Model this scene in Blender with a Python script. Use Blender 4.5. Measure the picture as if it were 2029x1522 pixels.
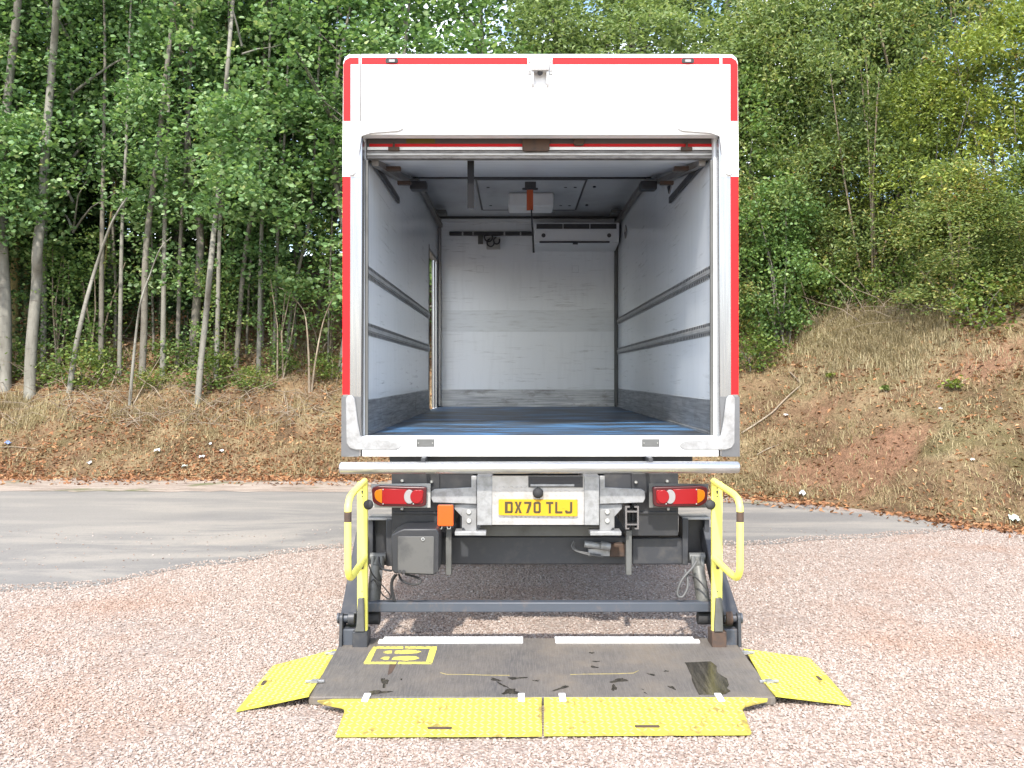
import bpy, math, random
import numpy as np
from math import sin, cos, pi, radians
from mathutils import Vector, Matrix

random.seed(7)
RNG = np.random.default_rng(11)
for o in list(bpy.data.objects):
    bpy.data.objects.remove(o)
scene = bpy.context.scene
COL = scene.collection

# ------------------------------------------------------------------ camera
H = 1.69            # eye height over the gravel
F = 1782.0          # focal length in photo pixels (photo 2029 px wide)
U0, V0 = 1022.0, 745.0   # vanishing point of the truck's length in the photo
cam_d = bpy.data.cameras.new('camera')
cam = bpy.data.objects.new('camera', cam_d)
COL.objects.link(cam)
cam.location = (0, 0, H)
cam.rotation_euler = (radians(90), 0, 0)
cam_d.sensor_width = 36.0
cam_d.lens = 36.0 * F / 2029.0
cam_d.shift_x = -(U0 - 1014.5) / 2029.0
cam_d.shift_y = -(761.0 - V0) / 2029.0
cam_d.clip_start = 0.05
cam_d.clip_end = 2000
scene.camera = cam

# ------------------------------------------------------------------ world, sun, exposure
SUN_EL, SUN_AZ = radians(47), radians(6)      # behind the camera, a little to the left
world = bpy.data.worlds.new('World')
scene.world = world
world.use_nodes = True
wn, wl = world.node_tree.nodes, world.node_tree.links
wn.clear()
w_out = wn.new('ShaderNodeOutputWorld')
w_bg = wn.new('ShaderNodeBackground')
w_sky = wn.new('ShaderNodeTexSky')
w_sky.sky_type = 'NISHITA'
w_sky.sun_disc = False
w_sky.sun_elevation = SUN_EL
w_sky.sun_rotation = radians(180) + SUN_AZ
w_sky.air_density = 1.0
w_sky.dust_density = 1.2
w_bg.inputs['Strength'].default_value = 0.15
# scattered white clouds over the whole dome
w_tc = wn.new('ShaderNodeTexCoord')
w_map = wn.new('ShaderNodeMapping')
w_map.inputs['Scale'].default_value = (1.0, 1.0, 2.4)
w_no = wn.new('ShaderNodeTexNoise')
w_no.inputs['Scale'].default_value = 2.3
w_no.inputs['Detail'].default_value = 6
w_no.inputs['Roughness'].default_value = 0.55
w_rp = wn.new('ShaderNodeValToRGB')
w_rp.color_ramp.elements[0].position = 0.53
w_rp.color_ramp.elements[1].position = 0.66
w_mix = wn.new('ShaderNodeMix')
w_mix.data_type = 'RGBA'
w_mix.inputs[7].default_value = (13.0, 13.2, 13.5, 1)
wl.new(w_tc.outputs['Generated'], w_map.inputs['Vector'])
wl.new(w_map.outputs['Vector'], w_no.inputs['Vector'])
wl.new(w_no.outputs['Fac'], w_rp.inputs['Fac'])
wl.new(w_rp.outputs['Color'], w_mix.inputs[0])
wl.new(w_sky.outputs['Color'], w_mix.inputs[6])
wl.new(w_mix.outputs[2], w_bg.inputs['Color'])
wl.new(w_bg.outputs['Background'], w_out.inputs['Surface'])

sun_d = bpy.data.lights.new('sun', 'SUN')
sun_d.energy = 2.5
sun_d.angle = radians(2.0)
sun_d.color = (1.0, 0.95, 0.88)
sun = bpy.data.objects.new('sun', sun_d)
COL.objects.link(sun)
sun_dir = Vector((sin(SUN_AZ) * cos(SUN_EL), cos(SUN_AZ) * cos(SUN_EL), -sin(SUN_EL)))
sun.rotation_euler = sun_dir.to_track_quat('-Z', 'Y').to_euler()
sun.location = (-3, -20, 20)

scene.render.engine = 'CYCLES'
scene.cycles.max_bounces = 8
scene.cycles.diffuse_bounces = 5
scene.cycles.glossy_bounces = 4
scene.cycles.transmission_bounces = 4
scene.cycles.transparent_max_bounces = 6
scene.cycles.use_denoising = True
scene.view_settings.view_transform = 'Standard'
scene.view_settings.look = 'None'
scene.view_settings.gamma = 1
scene.view_settings.exposure = 1.5

# ------------------------------------------------------------------ photo measurements -> metres at a known depth
def px(u, v, y):
    return ((u - U0) * y / F, y, H - (v - V0) * y / F)
def pu(u, y): return (u - U0) * y / F
def pv(v, y): return H - (v - V0) * y / F

# ------------------------------------------------------------------ materials
def new_mat(name):
    m = bpy.data.materials.new(name)
    m.use_nodes = True
    nt = m.node_tree
    b = nt.nodes['Principled BSDF']
    return m, nt, b

def rgba(c): return (c[0], c[1], c[2], 1.0)

def coords(nt, scale=(1, 1, 1), rot=(0, 0, 0)):
    t = nt.nodes.new('ShaderNodeTexCoord')
    mp = nt.nodes.new('ShaderNodeMapping')
    mp.inputs['Scale'].default_value = scale
    mp.inputs['Rotation'].default_value = rot
    nt.links.new(t.outputs['Object'], mp.inputs['Vector'])
    return mp.outputs['Vector']

def noise(nt, vec, scale, detail=4, rough=0.6, dist=0.0):
    n = nt.nodes.new('ShaderNodeTexNoise')
    n.inputs['Scale'].default_value = scale
    n.inputs['Detail'].default_value = detail
    n.inputs['Roughness'].default_value = rough
    n.inputs['Distortion'].default_value = dist
    if vec is not None: nt.links.new(vec, n.inputs['Vector'])
    return n.outputs['Fac']

def ramp(nt, fac, stops):
    r = nt.nodes.new('ShaderNodeValToRGB')
    e = r.color_ramp.elements
    while len(e) < len(stops): e.new(0.5)
    for el, (p, c) in zip(e, stops):
        el.position = p
        el.color = rgba(c) if not isinstance(c, (int, float)) else (c, c, c, 1)
    nt.links.new(fac, r.inputs['Fac'])
    return r.outputs['Color']

def mix(nt, fac, a, b, mode='MIX'):
    m = nt.nodes.new('ShaderNodeMix')
    m.data_type = 'RGBA'
    m.blend_type = mode
    for i, val in ((0, fac), (6, a), (7, b)):
        sock = m.inputs[i]
        if isinstance(val, (int, float)): sock.default_value = val if i == 0 else (val, val, val, 1)
        elif isinstance(val, tuple): sock.default_value = rgba(val)
        else: nt.links.new(val, sock)
    return m.outputs[2]

def bump(nt, b, h, strength=0.3, dist=0.01):
    bp = nt.nodes.new('ShaderNodeBump')
    bp.inputs['Strength'].default_value = strength
    bp.inputs['Distance'].default_value = dist
    nt.links.new(h, bp.inputs['Height'])
    nt.links.new(bp.outputs['Normal'], b.inputs['Normal'])

def pbr(name, col, rough=0.5, metal=0.0, dirt=None, stretch=(1, 1, 1), scale=6, amt=(0.45, 0.75), coat=0.0, bmp=None, spec=0.5, rvar=0.0):
    """paint, metal or plastic; dirt = second colour blended in by stretched noise"""
    m, nt, b = new_mat(name)
    b.inputs['Roughness'].default_value = rough
    b.inputs['Metallic'].default_value = metal
    b.inputs['Specular IOR Level'].default_value = spec
    b.inputs['Coat Weight'].default_value = coat
    if dirt is None:
        b.inputs['Base Color'].default_value = rgba(col)
    else:
        f = noise(nt, coords(nt, stretch), scale, 6, 0.65)
        fr = ramp(nt, f, [(amt[0], 0.0), (amt[1], 1.0)])
        c = mix(nt, fr, col, dirt)
        nt.links.new(c, b.inputs['Base Color'])
        if rvar:
            rr = ramp(nt, f, [(0.3, max(0.05, rough - rvar)), (0.7, min(1, rough + rvar))])
            nt.links.new(rr, b.inputs['Roughness'])
    if bmp:
        h = noise(nt, coords(nt), bmp[0], 3, 0.6)
        bump(nt, b, h, bmp[1], bmp[2])
    return m

M = {}
M['white'] = pbr('white_paint', (0.80, 0.80, 0.79), 0.38, dirt=(0.66, 0.65, 0.62), stretch=(1, 1, 0.35), scale=4, amt=(0.55, 0.85))
M['alu'] = pbr('brushed_aluminium', (0.33, 0.33, 0.335), 0.27, 0.95, dirt=(0.25, 0.25, 0.255), stretch=(30, 30, 0.6), scale=3, amt=(0.4, 0.7), rvar=0.06)
M['corner'] = pbr('dull_corner_aluminium', (0.20, 0.205, 0.215), 0.32, 0.85, dirt=(0.155, 0.16, 0.165), scale=5)
M['rail'] = pbr('darkened_shutter_rail', (0.155, 0.143, 0.13), 0.4, 0.3, dirt=(0.075, 0.066, 0.058), stretch=(3, 1, 12), scale=4, amt=(0.4, 0.65))  # base colour darkened to carry the shade behind the header
M['rib'] = pbr('highlight_rail_rib', (0.33, 0.315, 0.285), 0.35, 0.4, dirt=(0.20, 0.185, 0.165), stretch=(2, 1, 8), scale=5)  # lighter tone paints the highlight along the bottom rail
M['panel'] = pbr('shaded_shutter_panel', (0.095, 0.082, 0.078), 0.5, dirt=(0.065, 0.056, 0.053), scale=3)  # shade under the header is put into the panel colour
M['ceil'] = pbr('ceiling_lining', (0.52, 0.545, 0.57), 0.25, dirt=(0.44, 0.46, 0.48), scale=2)
M['curtain'] = pbr('shutter_curtain', (0.60, 0.62, 0.65), 0.35, dirt=(0.46, 0.47, 0.49), stretch=(1, 6, 1), scale=3)
M['stripe'] = pbr('bright_white_strip', (0.88, 0.88, 0.87), 0.4)
M['capping'] = pbr('white_corner_casting', (0.56, 0.56, 0.555), 0.45, dirt=(0.47, 0.465, 0.455), scale=10)
M['gusset'] = pbr('cast_aluminium', (0.33, 0.33, 0.325), 0.5, 0.3, dirt=(0.185, 0.18, 0.172), scale=14, amt=(0.45, 0.75), bmp=(40, 0.3, 0.004))
M['galv'] = pbr('galvanised_steel', (0.33, 0.335, 0.34), 0.45, 0.4, dirt=(0.235, 0.235, 0.23), scale=16, amt=(0.42, 0.62), rvar=0.12)
M['track'] = pbr('load_track_metal', (0.42, 0.42, 0.41), 0.45, 0.3, dirt=(0.25, 0.245, 0.235), stretch=(1, 1, 4), scale=6)
M['chequer'] = pbr('chequer_aluminium', (0.46, 0.455, 0.445), 0.36, 0.5, dirt=(0.32, 0.31, 0.29), scale=9, amt=(0.45, 0.7))
M['tube'] = pbr('galvanised_tube', (0.56, 0.565, 0.57), 0.34, 0.8, dirt=(0.40, 0.40, 0.40), stretch=(0.6, 3, 3), scale=9, amt=(0.45, 0.7), rvar=0.1)
M['boltplate'] = pbr('grey_bolt_plate', (0.24, 0.24, 0.235), 0.5, 0.3, dirt=(0.17, 0.165, 0.16), scale=12)
M['hose'] = pbr('grey_hose', (0.09, 0.09, 0.088), 0.6)
M['line'] = pbr('worn_yellow_line', (0.34, 0.27, 0.075), 0.65, dirt=(0.17, 0.14, 0.09), scale=30)
M['band'] = pbr('grey_rub_panel', (0.65, 0.68, 0.695), 0.22, dirt=(0.45, 0.46, 0.46), stretch=(1, 1, 8), scale=4, amt=(0.5, 0.8))
M['red'] = pbr('red_reflective_tape', (0.52, 0.012, 0.015), 0.5, dirt=(0.45, 0.012, 0.014), stretch=(1, 1, 4), scale=3, spec=0.2)
M['grp'] = pbr('white_wall_lining', (0.66, 0.68, 0.69), 0.33)
M['steel'] = pbr('dark_painted_steel', (0.032, 0.034, 0.039), 0.5, dirt=(0.075, 0.070, 0.064), scale=9, amt=(0.5, 0.8), rvar=0.12)
M['bar'] = pbr('blue_grey_steel', (0.054, 0.062, 0.076), 0.48, dirt=(0.12, 0.095, 0.08), stretch=(2, 1, 1), scale=9, amt=(0.54, 0.76), rvar=0.1)
M['black'] = pbr('black_plastic', (0.022, 0.023, 0.026), 0.45, dirt=(0.055, 0.052, 0.05), scale=7, amt=(0.5, 0.85))
M['rubber'] = pbr('black_rubber', (0.018, 0.018, 0.019), 0.75, dirt=(0.05, 0.047, 0.043), scale=12)
M['dust'] = pbr('dusty_grey_cover', (0.085, 0.083, 0.078), 0.6, dirt=(0.04, 0.04, 0.041), scale=5, amt=(0.5, 0.7))
M['post'] = pbr('dull_grey_metal', (0.115, 0.116, 0.110), 0.55, 0.2, dirt=(0.075, 0.075, 0.068), scale=6)
M['plate'] = pbr('yellow_number_plate', (0.50, 0.285, 0.014), 0.45, spec=0.3)
M['ink'] = pbr('plate_black', (0.05, 0.035, 0.012), 0.45)
M['amber'] = pbr('amber_lens', (0.40, 0.115, 0.004), 0.28, spec=0.4)
M['redlens'] = pbr('red_lens', (0.23, 0.004, 0.007), 0.28, spec=0.4)
M['darklens'] = pbr('dark_red_lens', (0.055, 0.003, 0.005), 0.3)
M['whitelens'] = pbr('white_diamond_plate', (0.25, 0.243, 0.24), 0.3, coat=0.1)
M['orange'] = pbr('orange_plastic', (0.60, 0.085, 0.008), 0.45, dirt=(0.50, 0.08, 0.012), scale=14, spec=0.3)
M['strap'] = pbr('grey_webbing', (0.014, 0.014, 0.015), 0.9, spec=0.1)
M['orangestrap'] = pbr('orange_webbing', (0.40, 0.075, 0.02), 0.75)
M['bolt'] = pbr('zinc_bolt', (0.33, 0.325, 0.30), 0.4, 0.6)
M['rust'] = pbr('rusty_steel', (0.075, 0.045, 0.030), 0.8, dirt=(0.035, 0.030, 0.027), scale=20)
M['cyl'] = pbr('grey_cylinder_paint', (0.105, 0.105, 0.092), 0.5, 0.1, dirt=(0.055, 0.052, 0.046), scale=8, amt=(0.45, 0.6))
M['sticker'] = pbr('yellow_sticker', (0.11, 0.085, 0.008), 0.5)
M['box'] = pbr('grey_plastic', (0.33, 0.33, 0.31), 0.5)
M['glass'] = pbr('dark_glass', (0.02, 0.025, 0.03), 0.08, coat=0.5)

def scuffed_wall():
    m, nt, b = new_mat('scuffed_white_lining')
    b.inputs['Roughness'].default_value = 0.2
    streak = noise(nt, coords(nt, (1.2, 0.8, 16)), 2.2, 7, 0.7, 0.4)
    sr = ramp(nt, streak, [(0.56, 0.0), (0.66, 0.5), (0.8, 0.9)])
    patch = noise(nt, coords(nt, (1, 1, 1)), 1.6, 4, 0.6)
    pr = ramp(nt, patch, [(0.42, 0.0), (0.62, 1.0)])
    f = mix(nt, 1.0, sr, pr, 'MULTIPLY')
    c = mix(nt, f, (0.74, 0.77, 0.79), (0.15, 0.147, 0.14))
    vert = noise(nt, coords(nt, (7, 7, 0.8)), 2.5, 5, 0.6)
    vr = ramp(nt, vert, [(0.5, 0.0), (0.8, 0.2)])
    c = mix(nt, vr, c, (0.44, 0.46, 0.47))
    nt.links.new(c, b.inputs['Base Color'])
    return m
M['wall'] = scuffed_wall()

def kick_metal():
    m, nt, b = new_mat('scraped_kick_plate')
    b.inputs['Metallic'].default_value = 0.55
    s = noise(nt, coords(nt, (0.9, 0.9, 26)), 2.4, 7, 0.7, 0.5)
    c = ramp(nt, s, [(0.3, (0.17, 0.173, 0.177)), (0.5, (0.31, 0.317, 0.324)), (0.72, (0.45, 0.457, 0.465))])
    d = noise(nt, coords(nt, (2, 2, 4)), 2.5, 6, 0.7)
    dr = ramp(nt, d, [(0.52, 0.0), (0.68, 0.75)])
    c = mix(nt, dr, c, (0.15, 0.14, 0.13))
    nt.links.new(c, b.inputs['Base Color'])
    r = ramp(nt, s, [(0.3, 0.55), (0.7, 0.3)])
    nt.links.new(r, b.inputs['Roughness'])
    return m
M['kick'] = kick_metal()

def floor_blue():
    m, nt, b = new_mat('worn_blue_floor')
    s = noise(nt, coords(nt, (1.0, 2.6, 1)), 1.5, 7, 0.62, 0.3)
    c = ramp(nt, s, [(0.38, (0.030, 0.031, 0.034)), (0.49, (0.042, 0.062, 0.09)), (0.58, (0.050, 0.150, 0.31)), (0.72, (0.14, 0.27, 0.45))])
    f = noise(nt, coords(nt, (2.5, 9, 1)), 5, 6, 0.7)
    fr = ramp(nt, f, [(0.58, 0.0), (0.75, 0.6)])
    c = mix(nt, fr, c, (0.30, 0.36, 0.42))
    nt.links.new(c, b.inputs['Base Color'])
    b.inputs['Roughness'].default_value = 0.42
    bump(nt, b, f, 0.2, 0.003)
    return m
M['floor'] = floor_blue()

def yellow_paint(name, chip=0.66):
    m, nt, b = new_mat(name)
    n1 = noise(nt, coords(nt), 9, 6, 0.65)
    c = ramp(nt, n1, [(0.35, (0.86, 0.80, 0.17)), (0.7, (0.80, 0.72, 0.13))])
    n2 = noise(nt, coords(nt, (1, 1, 0.5)), 26, 5, 0.7, 0.3)
    fr = ramp(nt, n2, [(chip, 0.0), (chip + 0.05, 1.0)])
    c = mix(nt, fr, c, (0.10, 0.065, 0.03))
    n3 = noise(nt, coords(nt), 4, 6, 0.7)
    dr = ramp(nt, n3, [(0.55, 0.0), (0.8, 0.5)])
    c = mix(nt, dr, c, (0.40, 0.33, 0.06))
    nt.links.new(c, b.inputs['Base Color'])
    b.inputs['Roughness'].default_value = 0.42
    return m
M['yellow'] = yellow_paint('yellow_paint', 0.70)
M['flap'] = yellow_paint('worn_yellow_ramp', 0.64)
M['flapbase'] = pbr('grubby_yellow_ramp', (0.52, 0.46, 0.06), 0.5, dirt=(0.24, 0.18, 0.05), scale=9, amt=(0.46, 0.66))

def platform_mat():
    m, nt, b = new_mat('worn_lift_platform')
    n1 = noise(nt, coords(nt), 2.2, 6, 0.65)
    c = ramp(nt, n1, [(0.32, (0.066, 0.062, 0.060)), (0.52, (0.102, 0.090, 0.078)), (0.72, (0.155, 0.126, 0.094))])
    rib = noise(nt, coords(nt, (60, 3, 1)), 3, 3, 0.6)
    rr = ramp(nt, rib, [(0.4, 0.0), (0.7, 0.5)])
    c = mix(nt, rr, c, (0.175, 0.158, 0.14))
    # wet runs and spills with edges of their own
    wet = noise(nt, coords(nt, (1.0, 0.8, 1)), 3.1, 5, 0.6, 1.2)
    wr = ramp(nt, wet, [(0.70, 0.0), (0.715, 1.0)])
    c = mix(nt, wr, c, (0.030, 0.026, 0.022))
    nt.links.new(c, b.inputs['Base Color'])
    ro = ramp(nt, wr, [(0.0, 0.62), (1.0, 0.16)])
    nt.links.new(ro, b.inputs['Roughness'])
    v = nt.nodes.new('ShaderNodeTexVoronoi')
    v.inputs['Scale'].default_value = 55
    nt.links.new(coords(nt, (1.0, 1.6, 1)), v.inputs['Vector'])
    bump(nt, b, v.outputs['Distance'], 0.35, 0.004)
    return m
M['deck'] = platform_mat()
M['wet'] = pbr('wet_dark_patch', (0.026, 0.023, 0.018), 0.22, dirt=(0.075, 0.066, 0.052), stretch=(6, 0.5, 1), scale=7, amt=(0.45, 0.7), bmp=(120, 0.3, 0.002))
M['print'] = pbr('yellow_deck_print', (0.60, 0.52, 0.09), 0.6, dirt=(0.20, 0.17, 0.08), stretch=(1, 1, 1), scale=60, amt=(0.5, 0.62))

# ------------------------------------------------------------------ mesh building
class MB:
    def __init__(s): s.v, s.f = [], []
    def add(s, verts, faces):
        o = len(s.v)
        s.v.extend([tuple(p) for p in verts])
        s.f.extend([tuple(i + o for i in f) for f in faces])
        return s
    def box(s, x0, x1, y0, y1, z0, z1):
        if x0 > x1: x0, x1 = x1, x0
        if y0 > y1: y0, y1 = y1, y0
        if z0 > z1: z0, z1 = z1, z0
        return s.add([(x0, y0, z0), (x1, y0, z0), (x1, y1, z0), (x0, y1, z0), (x0, y0, z1), (x1, y0, z1), (x1, y1, z1), (x0, y1, z1)],
                     [(0, 3, 2, 1), (4, 5, 6, 7), (0, 1, 5, 4), (1, 2, 6, 5), (2, 3, 7, 6), (3, 0, 4, 7)])
    def pbox(s, u0, u1, v0, v1, y0, y1):
        """box whose front face (at depth y0) spans the measured rectangle"""
        return s.box(pu(u0, y0), pu(u1, y0), y0, y1, pv(v0, y0), pv(v1, y0))
    def prism(s, poly, a, b, axis='y'):
        """poly in the plane across axis, extruded from a to b"""
        def P(p, t):
            return (p[0], t, p[1]) if axis == 'y' else ((t, p[0], p[1]) if axis == 'x' else (p[0], p[1], t))
        n = len(poly)
        area = sum(poly[i][0] * poly[(i + 1) % n][1] - poly[(i + 1) % n][0] * poly[i][1] for i in range(n))
        if (area > 0) != (axis == 'y'): poly = poly[::-1]   # keep faces outward for a<b
        if axis == 'y': poly = poly[::-1]
        vs = [P(p, a) for p in poly] + [P(p, b) for p in poly]
        fs = [tuple(range(n)), tuple(range(2 * n - 1, n - 1, -1))]
        for i in range(n):
            j = (i + 1) % n
            fs.append((i, i + n, j + n, j))
        return s.add(vs, fs)
    def pprism(s, poly, y0, y1):
        return s.prism([(pu(u, y0), pv(v, y0)) for u, v in poly], y0, y1)
    def tube(s, pts, r, n=10, caps=True, sq=False):
        pts = [Vector(p) for p in pts]
        rs = r if isinstance(r, (list, tuple)) else [r] * len(pts)
        t0 = (pts[1] - pts[0]).normalized()
        up = Vector((0, 0, 1)) if abs(t0.z) < 0.9 else Vector((1, 0, 0))
        nrm = (up - t0 * up.dot(t0)).normalized()
        rings = []
        for i, p in enumerate(pts):
            if i == 0: t = t0
            elif i == len(pts) - 1: t = (pts[i] - pts[i - 1]).normalized()
            else: t = ((pts[i] - pts[i - 1]).normalized() + (pts[i + 1] - pts[i]).normalized()).normalized()
            nrm = (nrm - t * nrm.dot(t)).normalized()
            bi = t.cross(nrm)
            ph = pi / n if sq else 0
            k = 1 / cos(pi / n) if sq else 1
            rings.append([p + (nrm * cos(2 * pi * a / n + ph) + bi * sin(2 * pi * a / n + ph)) * rs[i] * k for a in range(n)])
        vs = [q for ring in rings for q in ring]
        fs = []
        for i in range(len(rings) - 1):
            for a in range(n):
                b = (a + 1) % n
                fs.append((i * n + a, i * n + b, (i + 1) * n + b, (i + 1) * n + a))
        if caps:
            fs.append(tuple(range(n - 1, -1, -1)))
            fs.append(tuple(range((len(rings) - 1) * n, len(rings) * n)))
        return s.add(vs, fs)
    def cyl(s, a, b, r, n=16): return s.tube([a, b], r, n)
    def make(s, name, mat, parent=None, bevel=0.0, smooth=35, org=None, seg=2):
        me = bpy.data.meshes.new(name)
        o0 = org if org is not None else (tuple(parent['org']) if parent is not None and 'org' in parent else (0, 0, 0))
        me.from_pydata([(p[0] - o0[0], p[1] - o0[1], p[2] - o0[2]) for p in s.v], [], s.f)
        me.materials.append(mat)
        me.update()
        if smooth:
            me.shade_smooth()
            me.set_sharp_from_angle(angle=radians(smooth))
        o = bpy.data.objects.new(name, me)
        COL.objects.link(o)
        if parent is not None:
            o.parent = parent
            o['org'] = tuple(o0)
        else:
            o.location = o0
        if bevel:
            md = o.modifiers.new('bevel', 'BEVEL')
            md.width = bevel
            md.segments = seg
            md.limit_method = 'ANGLE'
            md.angle_limit = radians(40)
        return o

def thing(name, label, cat, loc, group=None):
    o = bpy.data.objects.new(name, None)
    COL.objects.link(o)
    o.location = loc
    o.empty_display_size = 0.2
    o['label'] = label
    o['category'] = cat
    o['org'] = tuple(loc)
    if group: o['group'] = group
    return o

def tag(o, label=None, cat=None, group=None, kind=None):
    if label: o['label'] = label
    if cat: o['category'] = cat
    if group: o['group'] = group
    if kind: o['kind'] = kind
    return o

def rounded(poly, rad, k=5):
    """round the corners of a polygon; rad is one radius or a list"""
    out = []
    n = len(poly)
    rads = rad if isinstance(rad, (list, tuple)) else [rad] * n
    for i in range(n):
        p = Vector(poly[i]); a = Vector(poly[i - 1]); b = Vector(poly[(i + 1) % n])
        r = rads[i]
        if r <= 0:
            out.append(tuple(p)); continue
        da, db = (a - p).normalized(), (b - p).normalized()
        ra = min(r, (a - p).length * 0.49); rb = min(r, (b - p).length * 0.49)
        s, e = p + da * ra, p + db * rb
        for j in range(k + 1):
            t = j / k
            out.append(tuple(s * (1 - t) ** 2 + p * 2 * t * (1 - t) + e * t * t))
    return out

def smooth_path(pts, k=6):
    """Catmull-Rom through the points"""
    P = [Vector(p) for p in pts]
    P = [P[0] * 2 - P[1]] + P + [P[-1] * 2 - P[-2]]
    out = []
    for i in range(1, len(P) - 2):
        for j in range(k):
            t = j / k
            out.append(0.5 * ((2 * P[i]) + (-P[i - 1] + P[i + 1]) * t + (2 * P[i - 1] - 5 * P[i] + 4 * P[i + 1] - P[i + 2]) * t * t + (-P[i - 1] + 3 * P[i] - 3 * P[i + 1] + P[i + 2]) * t ** 3))
    out.append(P[-2])
    return out

def mir(poly): return [(2142 - u, v) for u, v in poly][::-1]
# ================================================================== THE TRUCK
YR = 5.66                       # rear face of the body
XL, XR = -0.966, 1.265          # inner faces of the side walls
OL, OR = -1.094, 1.404          # outer faces
YB = 11.16                      # inner face of the front bulkhead
ZF = pv(865, YR)                # load floor
ZC = pv(430, YB)                # ceiling
ZT = pv(107, YR)                # roof
truck = thing('box_truck', 'white box truck with red edge strips, open rear and lowered tail lift', 'truck', (0.156, YR, 0.0))
T = truck

# --- body shell
MB().box(XL + 0.002, XR - 0.002, 5.75, YB, ZF - 0.06, ZF).make('load_floor', M['floor'], T)
# left wall is three pieces round the open side door
yd0, yd1, zd = 10.02, 10.98, pv(490, 10.02)
wl_ = MB()
XT = XL - 0.05
wl_.box(OL, XL, 5.75, 9.4, ZF - 0.12, ZC + 0.04)
wl_.box(XT, XL, 9.4005, yd0, ZF - 0.12, ZC + 0.04)
wl_.box(XT, XL, yd1, YB + 0.08, ZF - 0.12, ZC + 0.04)
wl_.box(XT, XL, yd0 + 0.001, yd1 - 0.001, zd, ZC + 0.04)
wl_.make('side_wall', M['wall'], T)
MB().box(XR, OR, 5.75, YB + 0.08, ZF - 0.12, ZC + 0.04).make('side_wall', M['wall'], T)
MB().box(XL + 0.001, XR - 0.001, YB, YB + 0.08, ZF - 0.12, ZC + 0.03).make('bulkhead', M['wall'], T)
MB().box(OL + 0.02, OR - 0.02, 5.75, YB + 0.08, ZC + 0.041, ZT - 0.004).make('roof', M['white'], T, 0.02)
MB().box(XL + 0.001, XR - 0.001, 5.76, YB - 0.001, ZC, ZC + 0.04).make('ceiling', M['ceil'], T)

# --- rear frame
pl = [(678, 905), (680, 122), (683, 114), (690, 108), (713, 107), (713, 268), (718, 275), (716, 905)]
MB().pprism(pl, YR, 5.75).make('rear_post', M['alu'], T, 0.004)
pr = [(2142 - u, v) for u, v in pl][::-1]
MB().pprism(pr, YR, 5.75).make('rear_post', M['alu'], T, 0.004)
MB().pprism([(714.5, 107), (1428, 107), (1428, 267), (714.5, 267)], YR - 0.002, 5.75).make('header_panel', M['white'], T, 0.004)
sill = MB().pprism([(717.5, 865), (1424, 865), (1424, 905), (717.5, 905)], 5.645, 5.748).make('rear_sill', M['white'], T, 0.005)
# grey corner foot of each post
for fl in (0, 1):
    p = [(676, 905), (676.5, 786), (716, 786), (711, 905)]
    MB().pprism(mir(p) if fl else p, YR - 0.0035, YR - 0.0005).make('corner_plate', M['corner'], T)

for fl in (0, 1):
    p = [(678.4, 350), (680.3, 124), (683.3, 115), (690, 108.6), (712.6, 107.6), (712.6, 268), (712.6, 350)]
    MB().pprism(mir(p) if fl else p, YR - 0.0035, YR - 0.0005).make('upper_post_plate', M['white'], T)  # white plate over the upper post, lighter than the metal below
# red strips
for fl in (0, 1):
    c = [(680, 240), (680.5, 128), (683, 120), (692, 114.5), (711, 114), (711, 127.5), (695, 127.5), (695, 240)]
    MB().pprism(mir(c) if fl else c, YR - 0.0045, YR - 0.0005).make('red_strip', M['red'], T)
    c = [(679, 350), (694, 350), (693, 782), (678.5, 782)]
    MB().pprism(mir(c) if fl else c, YR - 0.0045, YR - 0.0005).make('red_strip', M['red'], T)
MB().pbox(716.5, 1045, 114, 127.5, YR - 0.0045, YR - 0.0015).make('red_strip', M['red'], T)
MB().pbox(1095, 1426, 114, 127.5, YR - 0.0045, YR - 0.0015).make('red_strip', M['red'], T)

# corner gussets
g_top = [(684, 241), (716, 241), (790, 241), (800, 247), (799, 255), (789, 260), (735, 264), (716, 270), (712, 300), (706, 338), (702, 346), (695, 348), (690, 343), (686, 330)]
g_bot = [(685, 790), (689, 783.5), (698, 783.5), (703, 790), (709, 838), (714, 864), (722, 868), (786, 873), (795, 879), (795, 887), (787, 892), (704, 892), (692, 888), (686, 878)]
for k, poly in enumerate((g_top, mir(g_top), g_bot, mir(g_bot))):
    MB().pprism(rounded(poly, 2, 2), YR - 0.018, YR - 0.004).make('corner_gusset', M['capping'] if k < 2 else M['gusset'], T, 0.005)

# marker lamps on the header
for u in (776, 1363):
    lp = MB().pprism(rounded([(u - 12.5, 115), (u + 12.5, 115), (u + 12.5, 125), (u - 12.5, 125)], 4), YR - 0.010, YR - 0.0055).make('marker_lamp', M['rubber'], T, 0.001)
    MB().pprism(rounded([(u - 5.5, 117.5), (u + 6.5, 117.5), (u + 6.5, 123), (u - 5.5, 123)], 2), YR - 0.016, YR - 0.0101).make('lens', M['whitelens'], lp, 0.001)
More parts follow.
